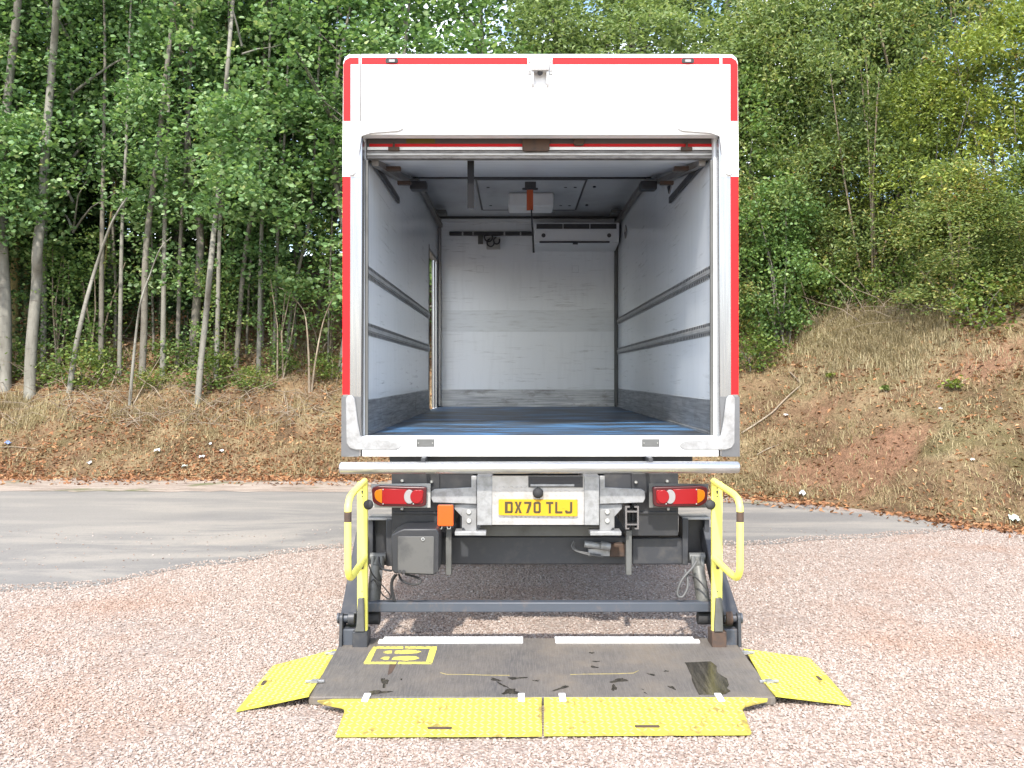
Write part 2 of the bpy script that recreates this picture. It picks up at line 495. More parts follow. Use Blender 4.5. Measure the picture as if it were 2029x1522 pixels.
# rear camera hood
hood = MB()
hood.pbox(1053, 1088, 108, 138, YR - 0.075, YR - 0.003)
hood.pbox(1053, 1058, 138, 166, YR - 0.06, YR - 0.003)
hood.pbox(1083, 1088, 138, 166, YR - 0.06, YR - 0.003)
ho = hood.make('camera_hood', M['capping'], T, 0.003)
MB().pbox(1046, 1053, 118, 147, YR - 0.009, YR - 0.003).make('bracket', M['gusset'], ho, 0.001)
MB().pbox(1088, 1095, 118, 147, YR - 0.009, YR - 0.003).make('bracket', M['gusset'], ho, 0.001)
sc = MB()
for u in (1049.5, 1091.5):
    for v in (123.5, 141.5): sc.cyl(px(u, v, YR - 0.011), px(u, v, YR - 0.009), 0.004, 8)
sc.make('screw', M['galv'], ho)
ca = MB()
a = px(1070, 144, YR - 0.045)
ca.cyl((a[0], a[1], a[2]), (a[0], YR - 0.004, a[2] + 0.01), 0.017, 14)
ca.make('camera_lens', M['glass'], ho)
# small grey plates on the sill
for u0, u1 in ((825, 861), (1272, 1307)):
    p_ = MB().pbox(u0, u1, 870, 885.5, 5.641, 5.6445).make('sill_plate', M['post'], T)
    s_ = MB()
    for u in (u0 + 4, u1 - 4): s_.cyl(px(u, 878, 5.638), px(u, 878, 5.641), 0.004, 8)
    s_.make('rivet', M['bolt'], p_)

# --- roller shutter, rolled up under the roof
ys = 5.80
sh = MB().pbox(726, 1417, 298, 314.5, ys, ys + 0.05).make('roller_shutter', M['rail'], T, 0.003)
MB().pbox(726, 1417, 303.5, 308, ys - 0.006, ys).make('rail_rib', M['rib'], sh, 0.002)
MB().pbox(728, 1416, 250, 297.5, ys + 0.012, ys + 0.05).make('bottom_panel', M['panel'], sh)
MB().pbox(732, 1410, 285, 291, ys + 0.008, ys + 0.0115).make('red_strip', M['red'], sh)
MB().pbox(728, 1414, 291.3, 297, ys + 0.002, ys + 0.0115).make('white_edge', M['white'], sh)
MB().pbox(805, 862, 271, 284, ys + 0.009, ys + 0.0115).make('sticker', M['sticker'], sh)
for u0, u1, v0, v1 in ((1035, 1089, 273, 299), (1137, 1158, 272, 287)):
    MB().pprism(rounded([(u0, v0), (u1, v0), (u1, v1), (u0, v1)], 5), ys - 0.022, ys - 0.007 if v1 > 290 else ys + 0.011).make('latch', M['rust'], sh, 0.002)
for u in (780, 1361):
    b_ = MB().pbox(u - 11, u + 11, 291, 298, ys - 0.02, ys + 0.001)
    b_.pbox(u - 2, u + 2, 282, 291, ys - 0.012, ys - 0.002)
    b_.make('shutter_hook', M['rust'], sh, 0.001)
z0s, z1s, y0s, y1s = pv(318, ys + 0.06), pv(351, 8.25), ys + 0.06, 8.25
n_p = 9
for i in range(n_p):
    ya = y0s + (y1s - y0s) * i / n_p + 0.006
    yb = y0s + (y1s - y0s) * (i + 1) / n_p
    za = z0s + (z1s - z0s) * (ya - y0s) / (y1s - y0s)
    zb = z0s + (z1s - z0s) * (yb - y0s) / (y1s - y0s)
    MB().prism([(ya, za), (yb, zb), (yb, zb + 0.028), (ya, za + 0.028)], XL + 0.02, XR - 0.02, 'x').make('shutter_panel', M['curtain'], sh, 0.003)
MB().box(XL + 0.02, XR - 0.02, 8.26, 8.29, z1s - 0.012, z1s + 0.05).make('end_rail', M['black'], sh)
# pull strap, hanging from the bottom rail
st = MB()
xs = pu(933, 5.9)
st.prism([(5.885, pv(316, 5.885)), (5.89, pv(345, 5.89)), (5.905, pv(380, 5.9)), (5.90, pv(413, 5.9)), (5.903, pv(413, 5.9)), (5.908, pv(380, 5.9)), (5.893, pv(345, 5.89)), (5.888, pv(316, 5.885))], xs - 0.022, xs + 0.022, 'x')
st.make('pull_strap', M['strap'], sh)
# orange strap and black cord at the far end of the curtain
os_ = MB()
xo = pu(1050, 8.3)
os_.prism([(8.296, pv(368, 8.3)), (8.31, pv(395, 8.3)), (8.30, pv(417, 8.3)), (8.304, pv(417, 8.3)), (8.314, pv(395, 8.3)), (8.30, pv(368, 8.3))], xo - 0.03, xo + 0.03, 'x')
os_.make('orange_strap', M['orangestrap'], sh)
MB().tube([px(1053, 415, 8.3), px(1054, 440, 8.3), px(1056, 470, 8.3), px(1057.5, 501, 8.3)], [0.007, 0.007, 0.008, 0.010], 8).make('pull_cord', M['black'], sh)
cb = MB().pbox(1040, 1062, 360, 372, 8.291, 8.33)
cb.pbox(1035, 1066, 372, 376, 8.291, 8.32)
cb.make('cord_bracket', M['steel'], sh, 0.003)

# shutter tracks and roller brackets along both walls
for sgn, xw in ((1, XL), (-1, XR)):
    tr = MB().tube([(xw + sgn * 0.05, 5.86, pv(322, 5.86)), (xw + sgn * 0.05, 6.6, pv(322, 5.86) + 0.10), (xw + sgn * 0.05, 7.6, 3.33), (xw + sgn * 0.045, 8.3, z1s - 0.02), (xw + sgn * 0.04, 9.2, z1s + 0.03), (xw + sgn * 0.04, 11.1, z1s + 0.03)], 0.022, 4, sq=True)
    t_ = tr.make('shutter_track', M['rail'], T)
    MB().box(xw + sgn * 0.006, xw + sgn * 0.024, 5.9, 7.3, 3.09, 3.14).make('track_guard', M['steel'], t_)
    MB().box(xw + sgn * 0.07, xw + sgn * 0.21, 7.6, 7.72, 3.27, 3.34).make('spring_bracket', M['black'], t_, 0.01)
    for yy in (6.2, 6.8): MB().box(xw + sgn * 0.07, xw + sgn * 0.17, yy, yy + 0.05, pv(322, 5.86) + 0.05 * (yy - 5.6), pv(322, 5.86) + 0.05 * (yy - 5.6) + 0.025).make('roller_hinge', M['rust'], t_)
    MB().box(xw + sgn * 0.03, xw + sgn * 0.16, 10.4, 10.6, z1s + 0.055, z1s + 0.1).make('track_bracket', M['post'], t_, 0.005)

# load tracks, kick plates and corner trims
for sgn, xw in ((1, XL), (-1, XR)):
    ye = yd0 - 0.02 if sgn > 0 else YB - 0.03
    for zc_, in ((2.365,), (1.995,)):
        lt = MB()
        lt.box(xw + sgn * 0.0005, xw + sgn * 0.007, 5.78, ye, zc_ - 0.042, zc_ + 0.042)
        lt.box(xw + sgn * 0.007, xw + sgn * 0.016, 5.78, ye, zc_ - 0.013, zc_ + 0.013)
        lo = lt.make('load_track', M['track'], T, 0.002)
        sl = MB()
        y = 5.84
        while y < ye - 0.08:
            for dz in (-0.029, 0.029):
                sl.box(xw + sgn * 0.0068, xw + sgn * 0.0085, y, y + 0.028, zc_ + dz - 0.010, zc_ + dz + 0.010)
            y += 0.06
        so = sl.make('slot_row', M['black'], lo, smooth=0)
    kp = MB().box(xw + sgn * 0.0005, xw + sgn * 0.005, 5.77, ye, ZF, ZF + 0.225)
    kp.box(xw + sgn * 0.005, xw + sgn * 0.018, 5.77, ye, ZF + 0.0005, ZF + 0.016)
    kp.make('kick_plate', M['kick'], T)
    MB().box(xw + sgn * 0.0005, xw + sgn * 0.045, YB - 0.045, YB - 0.0005, ZF + 0.0005, ZC).make('corner_trim', M['alu'] if sgn > 0 else M['post'], T, 0.01)
    MB().box(xw + sgn * 0.001, xw + sgn * 0.02, 5.751, 5.775, ZF, pv(318, 5.76)).make('door_guide', M['post'], T)
MB().box(XL + 0.046, XR - 0.046, YB - 0.005, YB - 0.0005, ZF, pv(772, YB)).make('kick_plate', M['kick'], T)
MB().box(XL + 0.046, XR - 0.046, YB - 0.004, YB - 0.0005, pv(657, YB), pv(615, YB)).make('rub_panel', M['band'], T, 0.001)
MB().box(XL + 0.04, XR - 0.04, YB - 0.03, YB - 0.001, pv(441, YB), pv(434, YB)).make('cable_trunking', M['grp'], T, 0.004)
MB().box(XL + 0.02, XR - 0.02, YB - 0.05, YB - 0.001, ZC - 0.02, ZC - 0.001).make('ceiling_trim', M['black'], T)
for u in (951, 1140):   # square blind caps
    w = MB().pbox(u - 7, u + 7, 526, 540.5, YB - 0.002, YB - 0.0005).make('blind_cap', M['band'], T)
    MB().pbox(u - 5.8, u + 5.8, 527.2, 539.2, YB - 0.006, YB - 0.0022).make('cap_face', M['wall'], w, 0.001)

# ceiling hatch and lamp
hz = ZC - 0.004
hx0, hx1, hy0, hy1 = pu(945, 9.0), pu(1160, 9.0), 9.0, 10.62
hp = MB().box(hx0, hx1, hy0, hy1, ZC - 0.012, ZC - 0.0005).make('ceiling_hatch', M['ceil'], T, 0.002)
e = MB()
for a_, b_, c_, d_ in ((hx0 - .018, hx0 - .001, hy0, hy1), (hx1 + .001, hx1 + .018, hy0, hy1), (hx0, hx1, hy1 + .001, hy1 + .02), (hx0 - .02, hx1 + .02, hy0 - .03, hy0 - .001)):
    e.box(a_, b_, c_, d_, ZC - 0.016, ZC - 0.0005)
e.make('hatch_seal', M['black'], hp)
sw = MB()
for yy in (9.35, 10.35):
    for xx in (hx1 - 0.18, hx1 - 0.08, hx1 + 0.12, hx0 + 0.1): sw.cyl((xx, yy, ZC - 0.016), (xx, yy, ZC - 0.001), 0.016, 8)
sw.make('screw', M['steel'], hp)
MB().box(pu(1007, 9.6), pu(1097, 9.6), 9.6, 9.98, pv(410, 9.6), ZC - 0.0125).make('ceiling_lamp', M['white'], T, 0.02)

# refrigeration evaporator on the bulkhead
ye = 10.72
ev = MB().prism([(ye, pv(441, ye)), (ye, pv(455, ye)), (ye + 0.03, pv(480, ye)), (YB - 0.001, pv(482, ye) - 0.04), (YB - 0.001, pv(441, ye))], pu(1059, ye), pu(1227, ye), 'x').make('evaporator', M['grp'], T, 0.008)
for k in range(3):
    u0 = 1063 + k * 53.3
    MB().pbox(u0, u0 + 52, 443.6, 453.5, ye - 0.006, ye + 0.001).make('air_vent', M['black'], ev, 0.001)
for u in (1077, 1207):
    MB().cyl(px(u, 466.5, ye - 0.004), px(u, 466.5, ye + 0.03), 0.025, 14).make('drain_plug', M['black'], ev)
MB().pbox(1069, 1208, 478, 481, ye + 0.012, ye + 0.04).make('lower_slot', M['black'], ev)
MB().pbox(1135, 1145, 481, 484, ye + 0.012, ye + 0.04).make('slot_tab', M['steel'], ev)
MB().pbox(1068, 1096, 483, 489.5, YB - 0.012, YB - 0.001).make('wall_label', M['dust'], T)
# black cable run and junction box
cr = MB().pbox(890, 1056, 458.5, 466, 11.09, YB - 0.001)
cro = cr.make('cable_run', M['black'], T, 0.008)
cl = MB()
for u in (915, 936, 998, 1030):
    cl.pbox(u, u + 3, 458, 467, 11.083, 11.089)
cl.make('cable_clip', M['galv'], cro)
jb = MB().pbox(964, 991, 470, 493, 11.08, YB - 0.001).make('junction_box', M['box'], T, 0.004)
MB().pbox(947, 957, 467, 483, 11.11, YB - 0.001).make('conduit_end', M['post'], T)
lo = MB()
for cu, cv, r in ((972, 481, 7), (984, 477, 6), (968, 470, 8)):
    pts = [px(cu + r * cos(t), cv + r * sin(t) * 1.1, 11.06 - 0.01 * sin(t * 2)) for t in np.linspace(-0.5, 4.6, 14)]
    lo.tube(pts, 0.009, 6)
lo.make('cable_loop', M['black'], jb)
# white diamond plates, each with a black half, high on the right wall
for (yy, zz, s_) in ((7.35, pv(368, 7.35), 0.055), (10.3, pv(460, 10.3), 0.06)):
    pl_ = [(yy, zz + s_ * 1.4), (yy + s_ * 1.8, zz + 0.02), (yy + 0.02, zz - s_ * 1.2), (yy - s_ * 1.8, zz)]
    w_ = MB().prism(pl_, XR - 0.012, XR - 0.0005, 'x').make('wall_diamond', M['whitelens'], T, 0.002)
    MB().prism([(yy + s_ * 1.6, zz + 0.01), (yy + 0.02, zz - s_ * 1.1), (yy - s_ * 1.6, zz - 0.005)], XR - 0.0145, XR - 0.0122, 'x').make('dark_half', M['black'], w_)
# side door: frame and two bright grab poles
df = MB()
df.box(XL - 0.06, XL + 0.006, yd0 - 0.03, yd0 - 0.0005, ZF, zd + 0.03)
df.box(XL - 0.06, XL + 0.006, yd1 + 0.0005, yd1 + 0.03, ZF, zd + 0.03)
df.box(XL - 0.06, XL + 0.006, yd0, yd1, zd - 0.03, zd - 0.0005)
df.make('side_door_frame', M['post'], T, 0.003)
for u, yy in ((860, 10.62), (864.5, 10.85)):
    x_ = pu(u, yy)
    MB().cyl((x_, yy, ZF + 0.005), (x_, yy, zd - 0.07), 0.017, 14).make('grab_pole', M['alu'], T)

# --- under the body
MB().tube([px(673.5, 927.5, 5.5), px(676, 927.5, 5.5), px(1461, 926, 5.5), px(1464, 926, 5.5)], [0.030, 0.0365, 0.0365, 0.030], 20).make('bumper_tube', M['tube'], T)
MB().pbox(772, 1372, 904, 930, 5.78, 5.9).make('cross_member', M['steel'], T)
for y in (6.6, 7.6, 8.6, 9.6, 10.6): MB().box(-0.95, 1.25, y, y + 0.09, ZF - 0.15, ZF - 0.061).make('cross_member', M['steel'], T)
for x in (-0.28, 0.52):
    MB().box(x, x + 0.09, 5.9, 13.0, 0.86, 1.08).make('chassis_rail', M['steel'], T, 0.008)
for u in (838, 1290): MB().pbox(u - 4, u + 4, 908, 918, 5.49, 5.78).make('bumper_hanger', M['steel'], T)

# lamp plates and combination lamps
def lamp(flip):
    def Q(poly): return mir(poly) if flip else poly
    m = (lambda u: 2139 - u) if flip else (lambda u: u)
    MBq = lambda poly, y0, y1: MB().pprism([(m(u), v) for u, v in poly][::(-1 if flip else 1)], y0, y1)
    bp_ = [(735, 959), (853, 958), (853, 1006), (738, 1006)]
    MBq(bp_, 5.602, 5.606).make('lamp_plate', M['box'] if not flip else M['post'], T, 0.001)
    rim = rounded([(736, 967), (749, 963), (800, 964.5), (845, 965.5), (844, 1001), (837, 1004.5), (751, 1003), (738, 995)], 5, 4)
    base = MBq(rim, 5.555, 5.6015).make('tail_lamp', M['darklens'], T, 0.006)
    MBq(rounded([(741.5, 972), (757, 969), (757, 998), (742.5, 990)], [9, 0, 0, 9], 4), 5.549, 5.5545).make('indicator_lens', M['amber'], base, 0.002)
    MBq([(757.3, 968.5), (806, 970), (806, 999.5), (757.3, 998.5)], 5.549, 5.5545).make('brake_lens', M['redlens'], base, 0.002)
    c = [(811 + 10.5 * cos(t), 984.5 + 14 * sin(t)) for t in np.linspace(0, 2 * pi, 24, endpoint=False)]
    MBq(c, 5.546, 5.5545).make('reversing_lens', M['whitelens'], base, 0.002)
    MBq(rounded([(822, 971), (839, 971), (838, 998), (818, 999)], 5, 4), 5.5495, 5.5545).make('fog_surround', M['redlens'], base, 0.002)
    c = [(825 + 12.3 * cos(t), 984.5 + 13.5 * sin(t)) for t in np.linspace(0, 2 * pi, 24, endpoint=False)]
    MBq(c, 5.541, 5.5545).make('fog_lens', M['redlens'], base, 0.003)
    s_ = MB()
    for u, v in ((759, 998.5), (819, 998.5), (759, 970)): s_.cyl(px(m(u), v, 5.546), px(m(u), v, 5.5495), 0.004, 8)
    s_.make('screw', M['bolt'], base)
lamp(False)
lamp(True)

# chequer plate, number plate
def tread(mb, inside, x0, x1, y0, y1, pitch, f, l=0.022, w=0.0055, h=0.0022):
    """raised lozenges, alternately turned, on a surface f(x, y) -> point, normal"""
    i = 0
    ny = int((y1 - y0) / pitch)
    nx = int((x1 - x0) / pitch)
    for a in range(nx + 1):
        for b in range(ny + 1):
            x, y = x0 + (a + 0.5) * pitch, y0 + (b + 0.5) * pitch
            if not inside(x, y): continue
            t = pi / 4 if (a + b) % 2 else -pi / 4
            ct, st_ = cos(t), sin(t)
            vs = []
            for (p, q) in ((-l / 2, 0), (0, -w / 2), (l / 2, 0), (0, w / 2)):
                vs.append(f(x + p * ct - q * st_, y + p * st_ + q * ct, -0.0003))
            vs.append(f(x - l * 0.2 * ct, y - l * 0.2 * st_, h))
            vs.append(f(x + l * 0.2 * ct, y + l * 0.2 * st_, h))
            mb.add(vs, [(0, 1, 4), (1, 5, 4), (1, 2, 5), (2, 3, 5), (3, 4, 5), (3, 0, 4)])
cp = MB().pbox(975, 1157, 943, 1040, 5.60, 5.606)
tread(cp, lambda x, z: True, pu(977, 5.6), pu(1155, 5.6), pv(1038, 5.6), pv(968, 5.6), 0.027, lambda x, z, h: (x, 5.60 - h, z), l=0.026, w=0.007, h=0.0016)
cp.make('chequer_panel', M['chequer'], T)
rc = MB().pbox(1047, 1155, 944, 966, 5.588, 5.5985).make('plate_lamp_recess', M['black'], T, 0.001)
MB().pbox(1052, 1150, 948, 958, 5.585, 5.5878).make('dark_insert', M['glass'], rc)
MB().pbox(1051, 1138, 959.5, 964, 5.580, 5.5878).make('lower_lip', M['galv'], rc, 0.001)
kb = MB().tube([px(1066, 977, 5.596), px(1066, 977, 5.578), px(1066, 977, 5.560), px(1066, 977, 5.550), px(1066, 977, 5.546)], [0.030, 0.0335, 0.031, 0.02, 0.006], 20).make('rubber_button', M['rubber'], T, smooth=60)
yp = 5.582
pc = rounded([(988, 989.5), (1144.5, 990.5), (1144.5, 1023.5), (988, 1021)], 3, 3)
plate = MB().pprism(pc, yp, 5.597).make('number_plate', M['plate'], T, 0.001)
def glyph(ch, u0, v0, w, h, t):
    """plate characters from strokes; every outline is one closed polygon"""
    P = lambda x, y: (u0 + x * w, v0 + y * h)
    tx, ty = t / w, t / h
    loop = None
    if ch == 'T': polys = [[(0, 0), (1, 0), (1, ty), (.5 + tx / 2, ty), (.5 + tx / 2, 1), (.5 - tx / 2, 1), (.5 - tx / 2, ty), (0, ty)]]
    elif ch == 'L': polys = [[(0, 0), (tx, 0), (tx, 1 - ty), (1, 1 - ty), (1, 1), (0, 1)]]
    elif ch == 'J': polys = [[(1 - tx, 0), (1, 0), (1, .86), (.84, 1), (.16, 1), (0, .86), (0, .72), (tx, .72), (tx + .05, 1 - ty), (1 - tx - .05, 1 - ty), (1 - tx, .72)]]
    elif ch == '7': polys = [[(0, 0), (1, 0), (1, ty * 1.3), (.28 + tx, 1), (.28 - tx * .1, 1), (.94 - tx, ty), (0, ty)]]
    elif ch == 'X': polys = [[(0, 0), (tx * 1.15, 0), (.5, .42 - ty * .35), (1 - tx * 1.15, 0), (1, 0), (.5 + tx * .62, .5), (1, 1), (1 - tx * 1.15, 1), (.5, .58 + ty * .35), (tx * 1.15, 1), (0, 1), (.5 - tx * .62, .5)]]
    else:
        polys = []
        c = .16 if ch == 'D' else .2
        if ch == 'D':
            loop = ([(-.08, 0), (1 - c, 0), (1, c * .6), (1, 1 - c * .6), (1 - c, 1), (-.08, 1)], [(tx, ty), (1 - c - tx * .1, ty), (1 - tx, c * .6 + ty * .5), (1 - tx, 1 - c * .6 - ty * .5), (1 - c - tx * .1, 1 - ty), (tx, 1 - ty)])
        else:
            loop = ([(c, 0), (1 - c, 0), (1, c * .6), (1, 1 - c * .6), (1 - c, 1), (c, 1), (0, 1 - c * .6), (0, c * .6)], [(c + .06, ty), (1 - c - .06, ty), (1 - tx, c * .6 + .06), (1 - tx, 1 - c * .6 - .06), (1 - c - .06, 1 - ty), (c + .06, 1 - ty), (tx, 1 - c * .6 - .06), (tx, c * .6 + .06)])
    mb = MB()
    for p in polys: mb.pprism([P(*q) for q in p], yp - 0.0012, yp - 0.0001)
    if loop:
        a, b = [P(*q) for q in loop[0]], [P(*q) for q in loop[1]]
        n = len(a)
        y0_ = yp - 0.0012
        mb.add([px(u, v, y0_) for u, v in a + b], [(i, (i + 1) % n, (i + 1) % n + n, i + n) for i in range(n)])
        mb.add([px(u, v, y0_) for u, v in a] + [px(u, v, yp - 0.0001) for u, v in a], [(i, i + n, (i + 1) % n + n, (i + 1) % n) for i in range(n)])
    return mb
for ch, u in zip('DX70TLJ', (1001.5, 1019.5, 1038.5, 1057, 1082, 1100, 1119.5)):
    glyph(ch, u, 994 + (u - 1000) * 0.006, 14.6, 23, 4.5).make('plate_character', M['ink'], plate, smooth=0)
MB().cyl(px(1018.5, 1005.5, yp - 0.003), px(1018.5, 1005.5, yp), 0.005, 10).make('plate_screw', M['plate'], plate)
MB().cyl(px(1115.5, 1005.5, yp - 0.003), px(1115.5, 1005.5, yp), 0.005, 10).make('plate_screw', M['plate'], plate)

# galvanised brackets either side
for fl in (0, 1):
    m = (lambda u: 2132.5 - u) if fl else (lambda u: u)
    def S(poly, y0, y1): return MB().pprism([(m(u), v) for u, v in poly][::(-1 if fl else 1)], y0, y1)
    S([(945, 943), (975, 943), (975, 1041), (945, 1041)], 5.592, 5.90).make('upright_plate', M['galv'], T, 0.004)
    S([(854, 974), (862, 969), (934, 966), (934, 943), (944.5, 943), (944.5, 999), (858, 996), (854, 988)], 5.63, 5.64).make('wing_bracket', M['galv'], T, 0.003)
    S([(900, 999.5), (944.5, 999.5), (944.5, 1053), (917, 1053), (917, 1026), (900, 1008)], 5.66, 5.67).make('wing_bracket', M['galv'], T, 0.002)
    pb = S(rounded([(915, 1008), (944, 1010), (944, 1053), (915, 1053)], [4, 0, 0, 0], 3), 5.61, 5.622).make('bolt_plate', M['boltplate'], T, 0.002)
    for v in (1014.5, 1032):
        MB().cyl(px(m(929), v, 5.60), px(m(929), v, 5.611), 0.0155, 10).make('bolt_head', M['bolt'], pb, 0.002)
    S([(901, 1053.5), (963, 1053.5), (963, 1061.5), (901, 1061.5)], 5.56, 5.68).make('foot_flange', M['galv'], T, 0.003)
    S([(915, 1046), (919, 1046), (924, 1053), (915, 1053)], 5.605, 5.6095).make('gusset_cut', M['black'], T)
# rail profiles: orange capped on the left, bare extrusion on the right
oc = MB().pprism(rounded([(867, 1001), (898, 1001), (898.5, 1043), (866.5, 1043)], 3, 3), 5.58, 5.60).make('orange_cap', M['orange'], T, 0.004)
MB().pbox(868, 899, 1000, 1046, 5.602, 6.3).make('rail_profile', M['steel'], T, 0.003)
cl2 = MB()
for u in (872, 889): cl2.tube([px(u - 3, 1043, 5.59), px(u - 2, 1048, 5.588), px(u + 3, 1048, 5.588), px(u + 4, 1043, 5.59)], 0.004, 6)
cl2.make('cap_clip', M['bolt'], oc)
pf = MB()
u0, u1, v0, v1, t = 1239, 1266, 1003, 1049, 3.5
for a_, b_, c_, d_ in ((u0, u0 + t, v0, v1), (u1 - t, u1, v0, v1), (u0 + t, u1 - t, v0 + 9, v0 + 12.5), (u0 + t, u1 - t, v1 - 11, v1 - 8), (u0 + t, u0 + 9, v0, v0 + 3), (u1 - 9, u1 - t, v0, v0 + 3), (u0 + t, u0 + 8, v1 - 3, v1), (u1 - 8, u1 - t, v1 - 3, v1)):
    pf.pbox(a_, b_ - 0.05, c_, d_ - 0.05, 5.585, 6.3)
pf.make('rail_profile', M['alu'], T)
MB().pbox(1245, 1260, 1013, 1040, 5.75, 5.76).make('profile_stop', M['post'], T)
for u in (883, 1240.5):
    MB().pbox(u, u + 11.5, 1047 if u < 1000 else 1051, 1140, 5.66, 5.72).make('drop_post', M['post'], T, 0.004)

# beams, guards, control box
MB().pbox(952, 1196, 1041.5, 1063, 5.84, 6.0).make('rear_beam', M['post'], T, 0.005)
MB().pbox(890, 1243, 1063, 1119, 5.88, 6.05).make('lift_beam', M['steel'], T, 0.01)
MB().pbox(1253, 1360, 1066, 1119, 5.80, 6.02).make('lift_beam_end', M['steel'], T, 0.008)
MB().pbox(776, 884, 1066, 1119, 5.80, 6.02).make('lift_beam_end', M['steel'], T, 0.008)
for u0, u1 in ((776, 871), (1251, 1344)):
    g = MB()
    g.pprism(rounded([(u0, 938), (u1, 938), (u1, 1062), (u0, 1062)], 3, 2), 5.72, 5.76)
    g.pbox(u0 + 2, u1 - 2, 1014, 1019, 5.705, 5.7195)
    go = g.make('mud_guard', M['black'], T, 0.003)
    for u, v in ((797, 953), (797, 1009), (855, 955)) if u0 < 1000 else ((1322, 954), (1324, 1009), (1260, 956)):
        MB().tube([px(u, v, 5.722), px(u, v, 5.700), px(u, v, 5.694)], [0.011, 0.011, 0.006], 12).make('guard_bolt', M['bolt'], go)
MB().pbox(871.5, 936, 940, 972, 5.74, 5.76).make('splash_panel', M['black'], T)
MB().pbox(1197, 1250.5, 940, 972, 5.74, 5.76).make('splash_panel', M['steel'], T)
yc = 5.44
cbx = MB()
cbx.pprism([(775, 1060), (790, 1052), (800, 1048), (866, 1048), (870, 1060), (869, 1132), (860, 1140), (782, 1137), (776, 1130)], yc, 5.70)
co = cbx.make('control_box', M['black'], T, 0.008)
MB().pprism(rounded([(788, 1063), (860, 1063), (859, 1138), (788, 1135)], 2, 2), yc - 0.006, yc - 0.0005).make('box_cover', M['dust'], co, 0.003)
MB().pbox(862, 868, 1064, 1134, yc - 0.003, yc - 0.0005).make('edge_strip', M['black'], co)
lk = MB().tube([px(838, 1068.5, yc - 0.007), px(838, 1068.5, yc - 0.012)], [0.012, 0.010], 14).make('lock', M['bolt'], co)
MB().cyl(px(838, 1068.5, yc - 0.0135), px(838, 1068.5, yc - 0.0121), 0.006, 10).make('keyhole', M['black'], co)
for u in (792, 800): MB().cyl(px(u, 1133, yc - 0.02), px(u, 1133, yc - 0.001), 0.011, 10).make('cable_gland', M['rubber'], co)

cabs = [
    [(790, 1138, 5.5), (796, 1150, 5.48), (815, 1158, 5.46), (832, 1155, 5.46), (832, 1147, 5.47), (815, 1141, 5.5), (803, 1138, 5.52)],
    [(783, 1138, 5.55), (776, 1150, 5.55), (775, 1170, 5.55), (779, 1190, 5.55)],
    [(787, 1138, 5.56), (778, 1152, 5.56), (778, 1172, 5.56), (783, 1191, 5.56)],
    [(776, 1131, 5.55), (760, 1128, 5.6), (752, 1117, 5.65), (750, 1104, 5.7)],
    [(728, 1112, 5.45), (738, 1138, 5.5), (756, 1158, 5.52), (772, 1178, 5.54), (772, 1187, 5.55), (758, 1178, 5.55), (742, 1150, 5.52), (735, 1153, 5.5)],
]
for k, c in enumerate(cabs):
    MB().tube(smooth_path([px(*p) for p in c]), 0.0065 if k != 4 else 0.004, 7).make('cable', M['rubber'], T, smooth=60)
cabs = [
    [(1380, 1112, 5.6), (1372, 1125, 5.58), (1352, 1148, 5.55), (1343, 1170, 5.55), (1344, 1181, 5.55), (1353, 1182, 5.55), (1362, 1165, 5.56), (1362, 1145, 5.58), (1357, 1128, 5.6)],
    [(1360, 1137, 5.58), (1375, 1142, 5.58), (1390, 1156, 5.57), (1402, 1172, 5.56)],
    [(1137, 1072, 5.80), (1133, 1082, 5.79), (1140, 1091, 5.78), (1165, 1099, 5.77), (1195, 1103, 5.79)],
    [(1139, 1074, 5.81), (1137, 1084, 5.80), (1147, 1092, 5.79), (1170, 1097, 5.78), (1190, 1100, 5.80)],
]
for k, c in enumerate(cabs):
    MB().tube(smooth_path([px(*p) for p in c]), 0.008 if k == 0 else 0.005, 7).make('cable', M['hose'] if k != 1 else M['rubber'], T, smooth=60)
va = MB()
va.tube([px(1158, 1078, 5.80), px(1190, 1082, 5.80)], 0.022, 12)
va.tube([px(1190, 1081, 5.78), px(1209, 1084, 5.78)], 0.028, 12)
va.pbox(1166, 1208, 1088, 1102, 5.82, 5.879)
va.make('hydraulic_valve', M['galv'], T)
MB().pbox(1209, 1240, 1078, 1104, 5.81, 5.879).make('valve_block', M['rust'], T, 0.006)

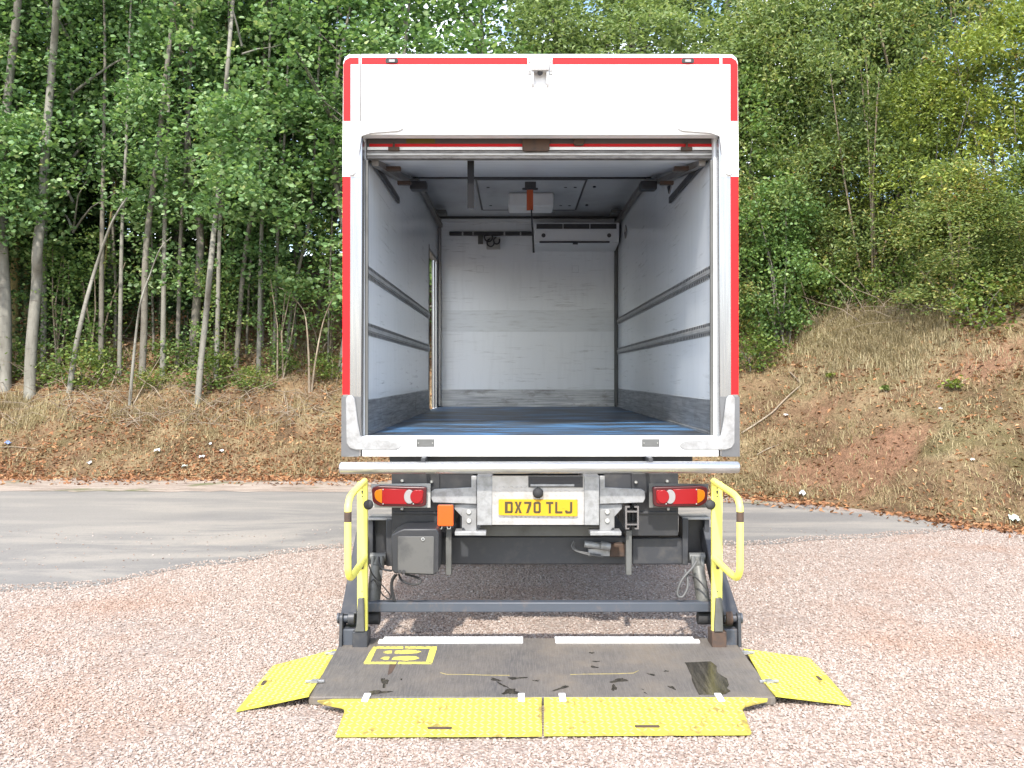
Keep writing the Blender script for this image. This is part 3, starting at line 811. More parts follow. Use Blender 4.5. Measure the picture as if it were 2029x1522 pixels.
# --- lift arms, cylinders and cross bar
for fl in (0, 1):
    if not fl:
        uo, ui = 728, 778
        MB().pbox(765, 779, 1030, 1122, 5.78, 5.92).make('arm_bracket', M['steel'], T, 0.005)
        MB().pbox(729, 739, 1028, 1118, 5.82, 5.95).make('arm_bracket', M['steel'], T, 0.005)
        MB().pbox(739, 765, 1030, 1120, 5.9, 5.95).make('bracket_back', M['black'], T)
        MB().pbox(729, 779, 1026, 1031, 5.8, 5.95).make('bracket_top', M['galv'], T, 0.002)
        arm = [px(722, 1060, 5.88), px(708, 1130, 5.72), px(694, 1226, 5.44)]
        cy = [px(750, 1103, 5.78), px(747, 1122, 5.74), px(746, 1126, 5.73), px(740, 1190, 5.64), px(738, 1196, 5.63), px(737, 1210, 5.62)]
    else:
        MB().pbox(1352, 1364, 1028, 1120, 5.78, 5.92).make('arm_bracket', M['steel'], T, 0.005)
        MB().pbox(1396, 1406, 1028, 1118, 5.82, 5.95).make('arm_bracket', M['steel'], T, 0.005)
        MB().pbox(1364, 1396, 1030, 1116, 5.9, 5.95).make('bracket_back', M['black'], T)
        MB().pbox(1352, 1406, 1025, 1030, 5.8, 5.95).make('bracket_top', M['galv'], T, 0.002)
        arm = [px(1402, 1050, 5.88), px(1418, 1130, 5.72), px(1446, 1228, 5.44)]
        cy = [px(1380, 1103, 5.78), px(1382, 1122, 5.74), px(1383, 1126, 5.73), px(1393, 1188, 5.64), px(1394, 1194, 5.63), px(1396, 1210, 5.62)]
    MB().tube(arm, [0.045, 0.042, 0.050], 4, sq=True).make('lift_arm', M['steel'], T, 0.006)
    c = MB().tube(cy, [0.030, 0.030, 0.041, 0.043, 0.058, 0.058], 16).make('lift_cylinder', M['cyl'], T)
    ey = MB()
    p0 = Vector(cy[0])
    ey.cyl(p0 + Vector((-0.05, -0.01, 0)), p0 + Vector((0.05, -0.01, 0)), 0.028, 14)
    ey.tube([p0 + Vector((-0.028, -0.03, 0.01)), p0 + Vector((-0.03, -0.05, -0.07))], 0.014, 8)
    ey.tube([p0 + Vector((0.028, -0.03, 0.01)), p0 + Vector((0.03, -0.05, -0.07))], 0.014, 8)
    ey.make('clevis', M['post'], c)
    p1 = Vector(cy[-1])
    MB().cyl(p1 + Vector((-0.045, 0.0, -0.045)), p1 + Vector((0.05, 0.0, -0.045)), 0.042, 12).make('lower_pivot', M['rubber'], c, 0.006)
    MB().pbox(*((752, 757) if not fl else (1384, 1389)), 1130, 1146, 5.688, 5.70).make('cylinder_label', M['whitelens'], c)
MB().box(pu(727, 5.55), pu(1421, 5.55), 5.55, 5.62, pv(1213.5, 5.55), pv(1194, 5.55)).make('cross_bar', M['bar'], T, 0.006)

# --- platform
zpf, zpn = 0.082, 0.048
ypf, ypn = (H - zpf) * F / 519.0, (H - zpn) * F / 636.0
def deck_z(y): return zpf + (zpn - zpf) * (ypf - y) / (ypf - ypn)
def deck_hit(u, v):
    """the point of the deck seen at a photo position"""
    k = (zpn - zpf) / (ypn - ypf)
    y = (H - zpf + k * ypf) / (k + (v - V0) / F)
    return ((u - U0) * y / F, y, deck_z(y))
dxl, dxr = pu(611, ypn) + 0.0, pu(1538, ypn)
deck = MB()
y0_, y1_ = ypn, ypf
dv = [(dxl, y0_, 0.004), (dxr, y0_, 0.004), (dxr, y1_, 0.02), (dxl, y1_, 0.02), (dxl, y0_, zpn), (dxr, y0_, zpn), (dxr, y1_, zpf), (dxl, y1_, zpf)]
deck.add(dv, [(0, 3, 2, 1), (4, 5, 6, 7), (0, 1, 5, 4), (1, 2, 6, 5), (2, 3, 7, 6), (3, 0, 4, 7)])
dk = deck.make('lift_platform', M['deck'], T, 0.006)
def slab(poly, lift, thick):
    """flat piece lying on the deck; poly in photo px"""
    pts = [deck_hit(u, v) for u, v in poly]
    n = len(pts)
    mb = MB()
    area = sum(pts[i][0] * pts[(i + 1) % n][1] - pts[(i + 1) % n][0] * pts[i][1] for i in range(n))
    if area < 0: pts = pts[::-1]
    mb.add([(x, y, z + lift + thick) for x, y, z in pts] + [(x, y, z + lift) for x, y, z in pts],
           [tuple(range(n))] + [(i, i + n, (i + 1) % n + n, (i + 1) % n) for i in range(n)])
    return mb
slab([(762, 1265), (1036, 1265), (1036, 1274.5), (749, 1275), (752, 1270), (759, 1270)], 0.0005, 0.010).make('white_strip', M['stripe'], dk, 0.001)
slab([(1099, 1265), (1372, 1265), (1375, 1270), (1384, 1270), (1387, 1274.5), (1101, 1274.5)], 0.0005, 0.010).make('white_strip', M['stripe'], dk, 0.001)
# yellow foot position print
F_ = [([(741, 1281.5), (799, 1281.5), (799, 1285.5), (737, 1285.5)]), ([(803, 1281.5), (866, 1281.5), (865, 1285.5), (802, 1285.5)]),
      ([(736.5, 1285.8), (746, 1285.8), (734, 1311.8), (720.5, 1314.5)]), ([(852, 1285.8), (865.5, 1285.8), (856.5, 1313.8), (844, 1311.8)]),
      ([(734, 1312), (786, 1312), (784, 1316), (720.5, 1316)]), ([(790, 1312), (844, 1312), (856, 1316), (788, 1316)]),
      ([(759, 1292), (768, 1290), (777, 1289.5), (776, 1294.5), (768, 1295), (761, 1294.5)]), ([(782.5, 1290), (808, 1288), (823, 1288.5), (835, 1291.5), (826, 1294.5), (806, 1295.5), (782, 1295)]),
      ([(754, 1305), (761, 1302), (772, 1302), (770, 1307), (763, 1308)]), ([(779, 1302.5), (806, 1300.5), (824, 1301), (831, 1304.5), (822, 1307.5), (804, 1309), (776, 1307)])]
for k, p in enumerate(F_):
    slab(p, 0.0004, 0.0012).make('border_marking' if k < 6 else 'foot_print', M['print'], dk, smooth=0)
def spill(cu, cv, ru, rv, tilt=0.0, n=22, k=0):
    r_ = random.Random(k + 11)
    pts = []
    for i in range(n):
        t = 2 * pi * i / n
        q = 0.72 + 0.33 * sin(3 * t + k) * r_.uniform(.3, 1) + r_.uniform(-.16, .16)
        pts.append((cu + ru * q * cos(t), cv + rv * q * sin(t) + tilt * ru * q * cos(t)))
    return slab(pts, 0.0004, 0.0008)
for k, sp_ in enumerate([(1012, 1371, 22, 7, 0), (982, 1347, 14, 3.5, .2), (1024, 1344, 24, 3, -.05), (995, 1357, 16, 2.5, .5), (1062, 1349, 9, 1.8, 0), (1112, 1364, 22, 3.2, -.3), (1226, 1349, 22, 4.5, -.1), (1217, 1363, 7, 8, 0), (1177, 1322, 10, 2.5, .1), (1180, 1311, 10, 1.6, 0), (1172, 1294, 7, 2, 0), (1291, 1337, 10, 2, .2), (1332, 1363, 10, 3.5, .4), (1320, 1330, 6, 1.5, 0), (748, 1372, 30, 5, -.05), (762, 1352, 9, 12, 0)]):
    spill(*sp_, k=k).make('wet_patch', M['wet'], dk, smooth=0)
rw = random.Random(4)
pw = [(1357 + rw.uniform(-1, 1), 1313), (1375, 1312.5), (1392, 1311.5), (1408, 1311)]
pw += [(1420 + rw.uniform(-9, 6) + i * 3.2, 1314 + i * 6.2) for i in range(10)]
pw += [(1437, 1376), (1420, 1377.5), (1400, 1376.5), (1385, 1377)]
pw += [(1381 + rw.uniform(-2, 2) - i * 3.1, 1368 - i * 7) for i in range(8)]
slab(pw, 0.0004, 0.001).make('wet_patch', M['wet'], dk, smooth=0)
slab(rounded([(772, 1316.5), (786, 1316.5), (776, 1334), (768, 1338)], 2, 2), 0.0004, 0.001).make('rust_streak', M['rust'], dk)
for pts in ([(872, 1333), (885, 1336.5), (930, 1337), (960, 1338), (1010, 1338.5)], [(1130, 1337), (1160, 1336), (1220, 1335.5), (1255, 1334), (1265, 1329)]):
    MB().tube([tuple(Vector(deck_hit(u, v)) + Vector((0, 0, 0.0006))) for u, v in pts], 0.0014, 6).make('yellow_line', M['line'], dk)

# front ramp flaps (hinged at the near edge, resting on the gravel)
zh_, zo_ = zpn + 0.006, 0.020
yh_ = ypn - 0.004
yo_ = (H - zo_) * F / (1457 - V0)
kf = (zh_ - zo_) / (yh_ - yo_)
def flap_hit(u, v):
    y = (H - zh_ + kf * yh_) / (kf + (v - V0) / F)
    return ((u - U0) * y / F, y, zh_ + (y - yh_) * kf)
def pip(poly, x, y):
    c = False
    n = len(poly)
    for i in range(n):
        x1, y1, x2, y2 = poly[i][0], poly[i][1], poly[i - 1][0], poly[i - 1][1]
        if (y1 > y) != (y2 > y) and x < (x2 - x1) * (y - y1) / (y2 - y1) + x1: c = not c
    return c
def flap(poly, hit, zf, slot, name='ramp_flap'):
    """poly of photo px, tread left off round the slot"""
    pts = [hit(u, v) for u, v in poly]
    n = len(pts)
    area = sum(pts[i][0] * pts[(i + 1) % n][1] - pts[(i + 1) % n][0] * pts[i][1] for i in range(n))
    if area < 0: pts = pts[::-1]
    th = 0.007
    mb = MB()
    mb.add([(x, y, z) for x, y, z in pts] + [(x, y, z - th) for x, y, z in pts],
           [tuple(range(n)), tuple(range(2 * n - 1, n - 1, -1))] + [(i, i + n, (i + 1) % n + n, (i + 1) % n) for i in range(n)])
    o = mb.make(name, M['flapbase'], dk, smooth=0)
    xs_, ys_ = [p[0] for p in pts], [p[1] for p in pts]
    sp = [hit(u, v) for u, v in slot]
    def ins(x, y):
        if min(abs(x - a) for a in (min(xs_), max(xs_))) < 0.012: return False
        for dx, dy in ((.012, 0), (-.012, 0), (0, .012), (0, -.012)):
            if not pip(pts, x + dx, y + dy): return False
        return not any(pip(sp, x + dx, y + dy) for dx, dy in ((0, 0), (.014, 0), (-.014, 0), (0, .012), (0, -.012)))
    tm = MB()
    tread(tm, ins, min(xs_), max(xs_), min(ys_), max(ys_), 0.033, lambda x, y, h: (x, y, zf(x, y) + h), l=0.036, w=0.0105, h=0.0034)
    to = tm.make('tread_pattern', M['flap'], o, smooth=0)
    return o
def inset_slot(o, slot, hit):
    """dark inset laid on the flap where the slot is"""
    pts = [hit(u, v) for u, v in slot]
    n = len(pts)
    area = sum(pts[i][0] * pts[(i + 1) % n][1] - pts[(i + 1) % n][0] * pts[i][1] for i in range(n))
    if area < 0: pts = pts[::-1]
    mb = MB()
    mb.add([(x, y, z + 0.0012) for x, y, z in pts] + [(x, y, z - 0.0002) for x, y, z in pts], [tuple(range(n))] + [(i, i + n, (i + 1) % n + n, (i + 1) % n) for i in range(n)])
    mb.make('hand_slot_shade', M['rust'], o, smooth=0)  # dark slab, the shade inside the slot given as colour
fl1 = [(629, 1388), (660, 1385), (1073, 1382), (1073.5, 1457), (665, 1458), (683, 1408), (680, 1402), (640, 1394)]
sl1 = rounded([(846, 1440.5), (896, 1440.5), (894, 1445.5), (848, 1445.5)], 2, 3)
fl2 = [(1078, 1382), (1490, 1382), (1521, 1384), (1520, 1388), (1476, 1399), (1471, 1405), (1489, 1451), (1486, 1454), (1078, 1456)]
sl2 = rounded([(1257, 1437), (1306, 1437), (1308, 1442), (1259, 1442)], 2, 3)
zfl = lambda x, y: zh_ + (y - yh_) * kf
a = flap(fl1, flap_hit, zfl, sl1); inset_slot(a, sl1, flap_hit)
b = flap(fl2, flap_hit, zfl, sl2); inset_slot(b, sl2, flap_hit)
for u in (727, 1033, 1114, 1424):
    h_ = MB()
    c = deck_hit(u, 1381)
    h_.box(c[0] - 0.017, c[0] + 0.017, c[1] + 0.001, c[1] + 0.03, c[2] + 0.0005, c[2] + 0.010)
    d = flap_hit(u - (2 if u > 1400 else 0), 1386)
    h_.box(c[0] - 0.017, c[0] + 0.017, d[1] - 0.03, c[1], d[2] - 0.001, c[2] + 0.009)
    h_.make('hinge_clip', M['white'], dk, 0.002)
# side flaps
def side(sgn, xh, uo, vo, poly, slot, hinges):
    zo = 0.016
    yo = (H - zo) * F / (vo - V0)
    xo = (uo - U0) * yo / F
    zh = zpn + 0.012
    bk = (zo - zh) / (xo - xh)
    def hit(u, v):
        y = (H - zh + bk * xh) / ((v - V0) / F + bk * (u - U0) / F)
        x = (u - U0) * y / F
        return (x, y, zh + bk * (x - xh))
    o = flap(poly, hit, lambda x, y: zh + bk * (x - xh), slot)
    inset_slot(o, slot, hit)
    for u, v in hinges:
        p = hit(u, v)
        h_ = MB().tube([(p[0] - 0.05, p[1], p[2] + 0.004), (p[0] + 0.05, p[1], p[2] + 0.006)], 0.008, 6)
        h_.box(p[0] - 0.018, p[0] + 0.018, p[1] - 0.02, p[1] + 0.02, p[2] + 0.002, p[2] + 0.012)
        h_.make('hinge_clip', M['galv'], dk)
side(-1, dxl, 467, 1407, [(666, 1286), (668, 1290), (612, 1378), (468, 1408.5), (517, 1348), (541, 1318.5)], rounded([(522, 1348), (530, 1349), (522, 1359), (516, 1358)], 2, 2), ((662, 1296), (624, 1352)))
side(1, dxr, 1686, 1395, [(1472, 1285), (1478, 1286), (1599, 1303), (1606, 1305), (1640, 1340), (1687, 1393), (1685, 1396), (1537, 1378), (1512, 1350), (1484, 1300)], rounded([(1615, 1339), (1622, 1340), (1631, 1348), (1623, 1348)], 2, 2), ((1478, 1295), (1524, 1352)))

# lugs, pins, base blocks, guard rails
for fl in (0, 1):
    yl = 5.36
    if not fl: (ua, ub), (pa, pb), (ba, bb), (la, lb) = (671, 677.5), (664, 700), (677, 706), (698, 728)
    else: (ua, ub), (pa, pb), (ba, bb), (la, lb) = (1463.5, 1470), (1440, 1476), (1436, 1464), (1411, 1440)
    x0, x1 = pu(ua, yl), pu(ub, yl)
    zt, zb = pv(1219, yl), pv(1283, yl) + 0.0
    MB().prism(rounded([(yl, zb), (yl + 0.17, zb), (yl + 0.13, zt), (yl + 0.02, zt)], [0, 0, 0.04, 0.03], 5), x0, x1, 'x').make('pivot_lug', M['steel'], dk, 0.003)
    MB().box(pu(ba, yl), pu(bb, yl), yl + 0.03, yl + 0.2, pv(1283, yl), pv(1250, yl)).make('lug_block', M['bar'], dk, 0.006)
    zp_ = pv(1231, yl)
    MB().tube([(pu(pa, yl), yl + 0.07, zp_), (pu(pa + 4, yl), yl + 0.07, zp_), (pu(pa + 4.5, yl), yl + 0.07, zp_), (pu(pb, yl), yl + 0.07, zp_)] if not fl else [(pu(pb, yl), yl + 0.07, zp_), (pu(pb - 4, yl), yl + 0.07, zp_), (pu(pb - 4.5, yl), yl + 0.07, zp_), (pu(pa, yl), yl + 0.07, zp_)], [0.032, 0.032, 0.025, 0.025], 14).make('pivot_pin', M['bar'], dk, 0.002)
    cq = pu(693 if not fl else 1449, yl)
    MB().cyl((cq - 0.02, yl + 0.07, zp_), (cq + 0.02, yl + 0.07, zp_), 0.042, 16).make('pin_collar', M['steel'] if not fl else M['rust'], dk, 0.003)
    yb_ = 5.35
    MB().box(pu(la, yb_), pu(lb, yb_), yb_, yb_ + 0.12, pv(1284, yb_) - 0.002, pv(1252, yb_)).make('rail_socket', M['rust'] if fl else M['steel'], dk, 0.005)
    # guard rail
    yp_ = 5.37
    if not fl: u0, u1 = 707.5, 727.5
    else: u0, u1 = 1411, 1431.5
    rail = MB().box(pu(u0, yp_), pu(u1, yp_), yp_, yp_ + 0.035, pv(1256, yp_), pv(955, yp_)).make('guard_rail', M['yellow'], dk, 0.004)
    xr = pu(718, yp_) if not fl else pu(1421, yp_)
    bx_ = pu(690, 4.93) if not fl else pu(1470, 4.88)
    zt = pv(954, yp_)
    xe = pu(722, yp_) if not fl else pu(1415, yp_)
    path = [(xe, yp_ + 0.01, zt), (bx_ * 0.25 + xe * 0.75, 5.2, zt - 0.012), (bx_ * 0.85 + xe * 0.15, 5.01, zt - 0.035), (bx_, 4.94, zt - 0.07), (bx_, 4.92, zt - 0.14), (bx_, 4.92, 0.68), (bx_, 4.93, 0.62), (bx_ * 0.92 + xe * 0.08, 4.98, 0.575), (bx_ * 0.7 + xe * 0.3, 5.08, 0.572), (xe, yp_ + 0.005, 0.60)]
    MB().tube(smooth_path(path, 5), 0.0195, 12).make('rail_loop', M['yellow'], rail, smooth=60)
    MB().tube([(bx_, 4.919, pv(1014, 4.92)), (bx_, 4.919, pv(1034, 4.92))], 0.0202, 12).make('worn_patch', M['rust'], rail)
    uw = (706, 722) if not fl else (1416, 1433)
    MB().pprism([(uw[0] + 3, 1186), (uw[1] - 2, 1186), (uw[1] - 1, 1200), (uw[1], 1252), (uw[0] - 4 if not fl else uw[0], 1252), (uw[0], 1240)], yp_ - 0.03, yp_ - 0.001).make('socket_wedge', M['post'], rail, 0.003)
    hl = MB()
    uc = (u0 + u1) / 2
    for v, r in ((967, 0.004), (974, 0.006), (977, 0.005), (984, 0.004), (1172, 0.004), (1246, 0.004)): hl.cyl(px(uc, v, yp_ - 0.0015), px(uc, v, yp_ - 0.0002), r, 8)
    hl.make('rail_hole', M['black'], rail)
    ub_ = 730 if not fl else 1407.5
    MB().tube([px(ub_, 1000, 5.40), px(ub_, 1000, 5.37), px(ub_, 1000, 5.36)], [0.028, 0.030, 0.016], 12).make('rubber_buffer', M['rubber'], rail, smooth=60)
    MB().pbox(*((711, 720) if not fl else (1420, 1426)), 1112, 1128, yp_ - 0.012, yp_ - 0.001).make('latch_plate', M['rust'], rail, 0.002)

# --- axle, wheels, fuel side and the cab in front of the body
def wheel(x, y, w=0.24, r=0.40):
    ax = 'x'
    t = MB().tube([(x, y, r), (x + w * 0.1, y, r), (x + w * 0.9, y, r), (x + w, y, r)], [r - 0.05, r, r, r - 0.05], 28).make('wheel', M['rubber'], T)
    MB().tube([(x - 0.004, y, r), (x + w + 0.004, y, r)], r * 0.58, 20).make('rim', M['galv'], t)
for x in (-1.02, -0.74, 0.84, 1.12): wheel(x, 8.3)
for x in (-1.0, 1.08): wheel(x, 12.1)
MB().cyl((-0.9, 8.3, 0.40), (1.2, 8.3, 0.40), 0.07, 12).make('rear_axle', M['steel'], T)
MB().cyl((-0.9, 12.1, 0.40), (1.2, 12.1, 0.40), 0.05, 12).make('front_axle', M['steel'], T)
cab = MB().prism([(11.36, 0.62), (13.0, 0.55), (13.08, 1.25), (12.75, 2.25), (12.5, 2.45), (11.36, 2.5)], -0.94, 1.25, 'x').make('cab', M['white'], T, 0.05, seg=3)
for x in (-0.945, 1.246): MB().prism([(11.75, 1.45), (12.85, 1.42), (12.62, 2.15), (11.75, 2.2)], x, x + 0.005, 'x').make('side_window', M['glass'], cab)
MB().prism([(13.072, 1.32), (12.79, 2.2), (12.8, 2.2), (13.082, 1.32)], -0.8, 1.1, 'x').make('windscreen', M['glass'], cab)

for o in list(bpy.data.objects):
    if o.name.split('.')[0] in ('slot_row', 'screw', 'rivet', 'cable_clip', 'tread_pattern', 'cap_clip', 'rail_hole', 'cable_loop', 'hatch_seal', 'clevis', 'hydraulic_valve', 'branch'):
        o['kind'] = 'stuff'
# ================================================================== THE GROUND
DBX = np.array([-60, -30, -8, -3, 0, 1.5, 2.6, 3.2, 4.36, 4.97, 5.5, 7, 10, 20, 60.0])
DBY = np.array([15.2, 15.0, 14.75, 14.6, 14.2, 13.6, 12.9, 12.5, 11.4, 10.3, 9.7, 8.4, 6.6, 3.0, -8.0])
def sn(x, y, s):
    """cheap smooth noise from sines, -1..1, arrays or scalars"""
    return (np.sin(x * 1.31 * s + 1.7 + 1.3 * np.sin(y * .83 * s)) + np.sin(y * 1.57 * s + 0.4 + 1.1 * np.sin(x * 1.07 * s + 2)) + np.sin((x + y) * 0.93 * s + 4 + np.sin(x * 1.9 * s))) / 3.0
def hill_z(x, y):
    x = np.asarray(x, float); y = np.asarray(y, float)
    t = y - np.interp(x, DBX, DBY)
    w = np.clip((x - 1.0) / 4.0, 0, 1)
    slope = 0.50 * (1 - w) + 0.47 * w
    tt = np.maximum(t, 0)
    toe = tt * tt / (tt + 0.5)
    z = slope * toe
    top = 6.0 + 0.5 * np.sin(x * 0.35)
    z = np.where(z < top, z - 0.0, top - 0.12 * (z - top))
    z = np.where(z > top - 1.2, np.minimum(z, top - 0.35 + 0.25 * np.tanh((z - top) * 1.2)), z)
    f = np.clip(tt / 1.5, 0, 1)
    z = z + f * (0.13 * sn(x, y, 1.1) + 0.06 * sn(x + 9, y, 2.9) + 0.035 * sn(x, y + 5, 6.3))
    return np.where(t < 0, np.maximum(-0.5, t * 0.25), z)
def ground_at(u, v, lo=8.0, hi=30.0):
    """where the bank is met by the line of sight through a photo position"""
    d = np.arange(lo, hi, 0.02)
    x = (u - U0) * d / F
    ray = H - (v - V0) * d / F
    g = np.maximum(hill_z(x, d), 0.0)
    k = int(np.argmax(ray <= g + 1e-4)) if (ray <= g + 1e-4).any() else int(np.argmin(ray - g))
    return float(x[k]), float(d[k]), float(g[k])

def np_mesh(name, verts, faces, mat, smooth=True):
    """mesh from arrays; faces (n, k)"""
    me = bpy.data.meshes.new(name)
    n, k = faces.shape
    me.vertices.add(len(verts)); me.vertices.foreach_set('co', verts.astype(np.float32).ravel())
    me.loops.add(n * k); me.loops.foreach_set('vertex_index', faces.astype(np.int32).ravel())
    me.polygons.add(n); me.polygons.foreach_set('loop_start', np.arange(0, n * k, k, dtype=np.int32))
    me.polygons.foreach_set('use_smooth', np.full(n, smooth))
    me.update(calc_edges=True)
    me.validate()
    if mat is not None: me.materials.append(mat)
    return me
def link(name, me, parent=None, loc=(0, 0, 0), rot=(0, 0, 0), sc=(1, 1, 1)):
    o = bpy.data.objects.new(name, me)
    COL.objects.link(o)
    o.location, o.rotation_euler, o.scale = loc, rot, sc
    if parent is not None: o.parent = parent
    return o

# ---- materials of the ground
def gravel_mat():
    m, nt, b = new_mat('pink_gravel')
    vec = coords(nt)
    v = nt.nodes.new('ShaderNodeTexVoronoi'); v.inputs['Scale'].default_value = 62
    nt.links.new(vec, v.inputs['Vector'])
    sep = nt.nodes.new('ShaderNodeSeparateColor'); nt.links.new(v.outputs['Color'], sep.inputs[0])
    c = ramp(nt, sep.outputs[0], [(0.0, (0.2064, 0.1505, 0.1273)), (0.35, (0.2752, 0.2107, 0.1823)), (0.65, (0.3182, 0.2537, 0.2253)), (1.0, (0.3612, 0.301, 0.2752))])
    n = noise(nt, vec, 0.55, 5, 0.6)
    dr = ramp(nt, n, [(0.52, 0.0), (0.72, 0.75)])
    c = mix(nt, 1.0, c, (1.02, 1.05, 1.0), 'MULTIPLY')
    c = mix(nt, dr, c, (0.29, 0.175, 0.115))
    gap = ramp(nt, v.outputs['Distance'], [(0.45, 0.0), (0.85, 0.25)])
    c = mix(nt, gap, c, (0.17, 0.105, 0.08))
    nt.links.new(c, b.inputs['Base Color'])
    b.inputs['Roughness'].default_value = 0.9
    inv = nt.nodes.new('ShaderNodeMath'); inv.operation = 'SUBTRACT'; inv.inputs[0].default_value = 1.0
    nt.links.new(v.outputs['Distance'], inv.inputs[1])
    bump(nt, b, inv.outputs[0], 0.8, 0.012)
    return m
def stone_mat():
    m, nt, b = new_mat('gravel_stone')
    oi = nt.nodes.new('ShaderNodeObjectInfo')
    c = ramp(nt, oi.outputs['Random'], [(0.0, (0.2064, 0.1445, 0.1187)), (0.18, (0.2795, 0.2107, 0.1806)), (0.5, (0.3311, 0.2623, 0.2322)), (0.85, (0.3698, 0.3053, 0.2769)), (1.0, (0.4558, 0.4085, 0.387))])
    g = nt.nodes.new('ShaderNodeNewGeometry')
    n = noise(nt, g.outputs['Position'], 0.55, 5, 0.6)
    c = mix(nt, 1.0, c, (1.02, 1.05, 1.0), 'MULTIPLY')
    dr = ramp(nt, n, [(0.52, 0.0), (0.70, 0.6)])
    c = mix(nt, dr, c, (0.30, 0.185, 0.125))
    n2 = noise(nt, g.outputs['Position'], 160, 3, 0.6)
    c = mix(nt, ramp(nt, n2, [(0.4, 0.0), (0.8, 0.3)]), c, (0.30, 0.20, 0.17))
    nt.links.new(c, b.inputs['Base Color'])
    b.inputs['Roughness'].default_value = 0.85
    return m
def asphalt_mat():
    m, nt, b = new_mat('worn_dappled_asphalt')
    vec = coords(nt)
    n1 = noise(nt, coords(nt, (0.45, 1.5, 1), (0, 0, radians(38))), 1.1, 6, 0.62, 0.5)  # slanting pale streaks paint dappled sunlight into the asphalt colour
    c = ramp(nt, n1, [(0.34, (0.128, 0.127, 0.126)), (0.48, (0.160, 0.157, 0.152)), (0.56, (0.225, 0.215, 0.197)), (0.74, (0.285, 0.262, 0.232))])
    n2 = noise(nt, vec, 140, 2, 0.6)
    c = mix(nt, ramp(nt, n2, [(0.35, 0.0), (0.75, 0.35)]), c, (0.29, 0.28, 0.265))
    n3 = noise(nt, coords(nt, (0.8, 2.2, 1)), 0.9, 5, 0.65, 0.8)
    c = mix(nt, ramp(nt, n3, [(0.60, 0.0), (0.72, 0.4)]), c, (0.105, 0.103, 0.102))
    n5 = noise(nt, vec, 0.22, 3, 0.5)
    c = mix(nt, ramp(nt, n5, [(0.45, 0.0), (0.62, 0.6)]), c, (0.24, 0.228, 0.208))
    c = mix(nt, 1.0, c, (1.05, 1.0, 0.94), 'MULTIPLY')
    n6 = noise(nt, vec, 38, 4, 0.75)
    c = mix(nt, ramp(nt, n6, [(0.50, 0.0), (0.70, 0.45)]), c, (0.115, 0.112, 0.108))
    nt.links.new(c, b.inputs['Base Color'])
    b.inputs['Roughness'].default_value = 0.85
    bump(nt, b, n2, 0.5, 0.006)
    return m
def verge_mat():
    m, nt, b = new_mat('dusty_verge')
    vec = coords(nt)
    n1 = noise(nt, coords(nt, (0.5, 2, 1)), 2.2, 6, 0.65)
    c = ramp(nt, n1, [(0.35, (0.21, 0.165, 0.125)), (0.55, (0.37, 0.30, 0.245)), (0.75, (0.45, 0.385, 0.32))])
    n2 = noise(nt, vec, 1.1, 5, 0.6)
    c = mix(nt, ramp(nt, n2, [(0.56, 0.0), (0.66, 0.8)]), c, (0.105, 0.125, 0.04))
    n3 = noise(nt, vec, 60, 3, 0.7)
    c = mix(nt, ramp(nt, n3, [(0.45, 0.0), (0.7, 0.5)]), c, (0.15, 0.10, 0.07))
    nt.links.new(c, b.inputs['Base Color'])
    b.inputs['Roughness'].default_value = 0.95
    bump(nt, b, n3, 0.7, 0.02)
    return m
def bank_mat():
    m, nt, b = new_mat('earth_bank')
    vec = coords(nt)
    n1 = noise(nt, coords(nt, (1, 0.6, 1)), 1.6, 7, 0.68, 0.6)
    c = ramp(nt, n1, [(0.30, (0.115, 0.075, 0.044)), (0.46, (0.225, 0.145, 0.082)), (0.60, (0.33, 0.240, 0.135)), (0.74, (0.42, 0.33, 0.20))])
    # bare red soil showing through on the right-hand bank, green growth in places
    so = nt.nodes.new('ShaderNodeAttribute'); so.attribute_name = 'soil'
    n2 = noise(nt, coords(nt, (1, 0.7, 1.0)), 0.9, 6, 0.62, 0.9)
    c = mix(nt, ramp(nt, n2, [(0.52, 0.0), (0.68, 0.55)]), c, (0.115, 0.125, 0.045))
    f = so.outputs['Fac']
    n4 = noise(nt, vec, 9, 5, 0.7)
    sc_ = ramp(nt, n4, [(0.3, (0.21, 0.115, 0.068)), (0.6, (0.35, 0.195, 0.120)), (0.8, (0.46, 0.28, 0.18))])
    c = mix(nt, f, c, sc_)
    n3 = noise(nt, vec, 24, 5, 0.75)
    c = mix(nt, ramp(nt, n3, [(0.46, 0.0), (0.72, 0.65)]), c, (0.055, 0.036, 0.022))
    nt.links.new(c, b.inputs['Base Color'])
    b.inputs['Roughness'].default_value = 1.0
    b.inputs['Specular IOR Level'].default_value = 0.15
    hsum = nt.nodes.new('ShaderNodeMath'); hsum.operation = 'ADD'
    nt.links.new(n3, hsum.inputs[0]); nt.links.new(n4, hsum.inputs[1])
    bump(nt, b, hsum.outputs[0], 0.9, 0.07)
    return m

# ---- one big sheet
gs = MB().add([(-600, -600, 0), (600, -600, 0), (600, 600, 0), (-600, 600, 0)], [(0, 1, 2, 3)]).make('gravel_ground', gravel_mat(), smooth=0)
tag(gs, 'pinkish gravel yard under and in front of the truck', 'ground', kind='structure')

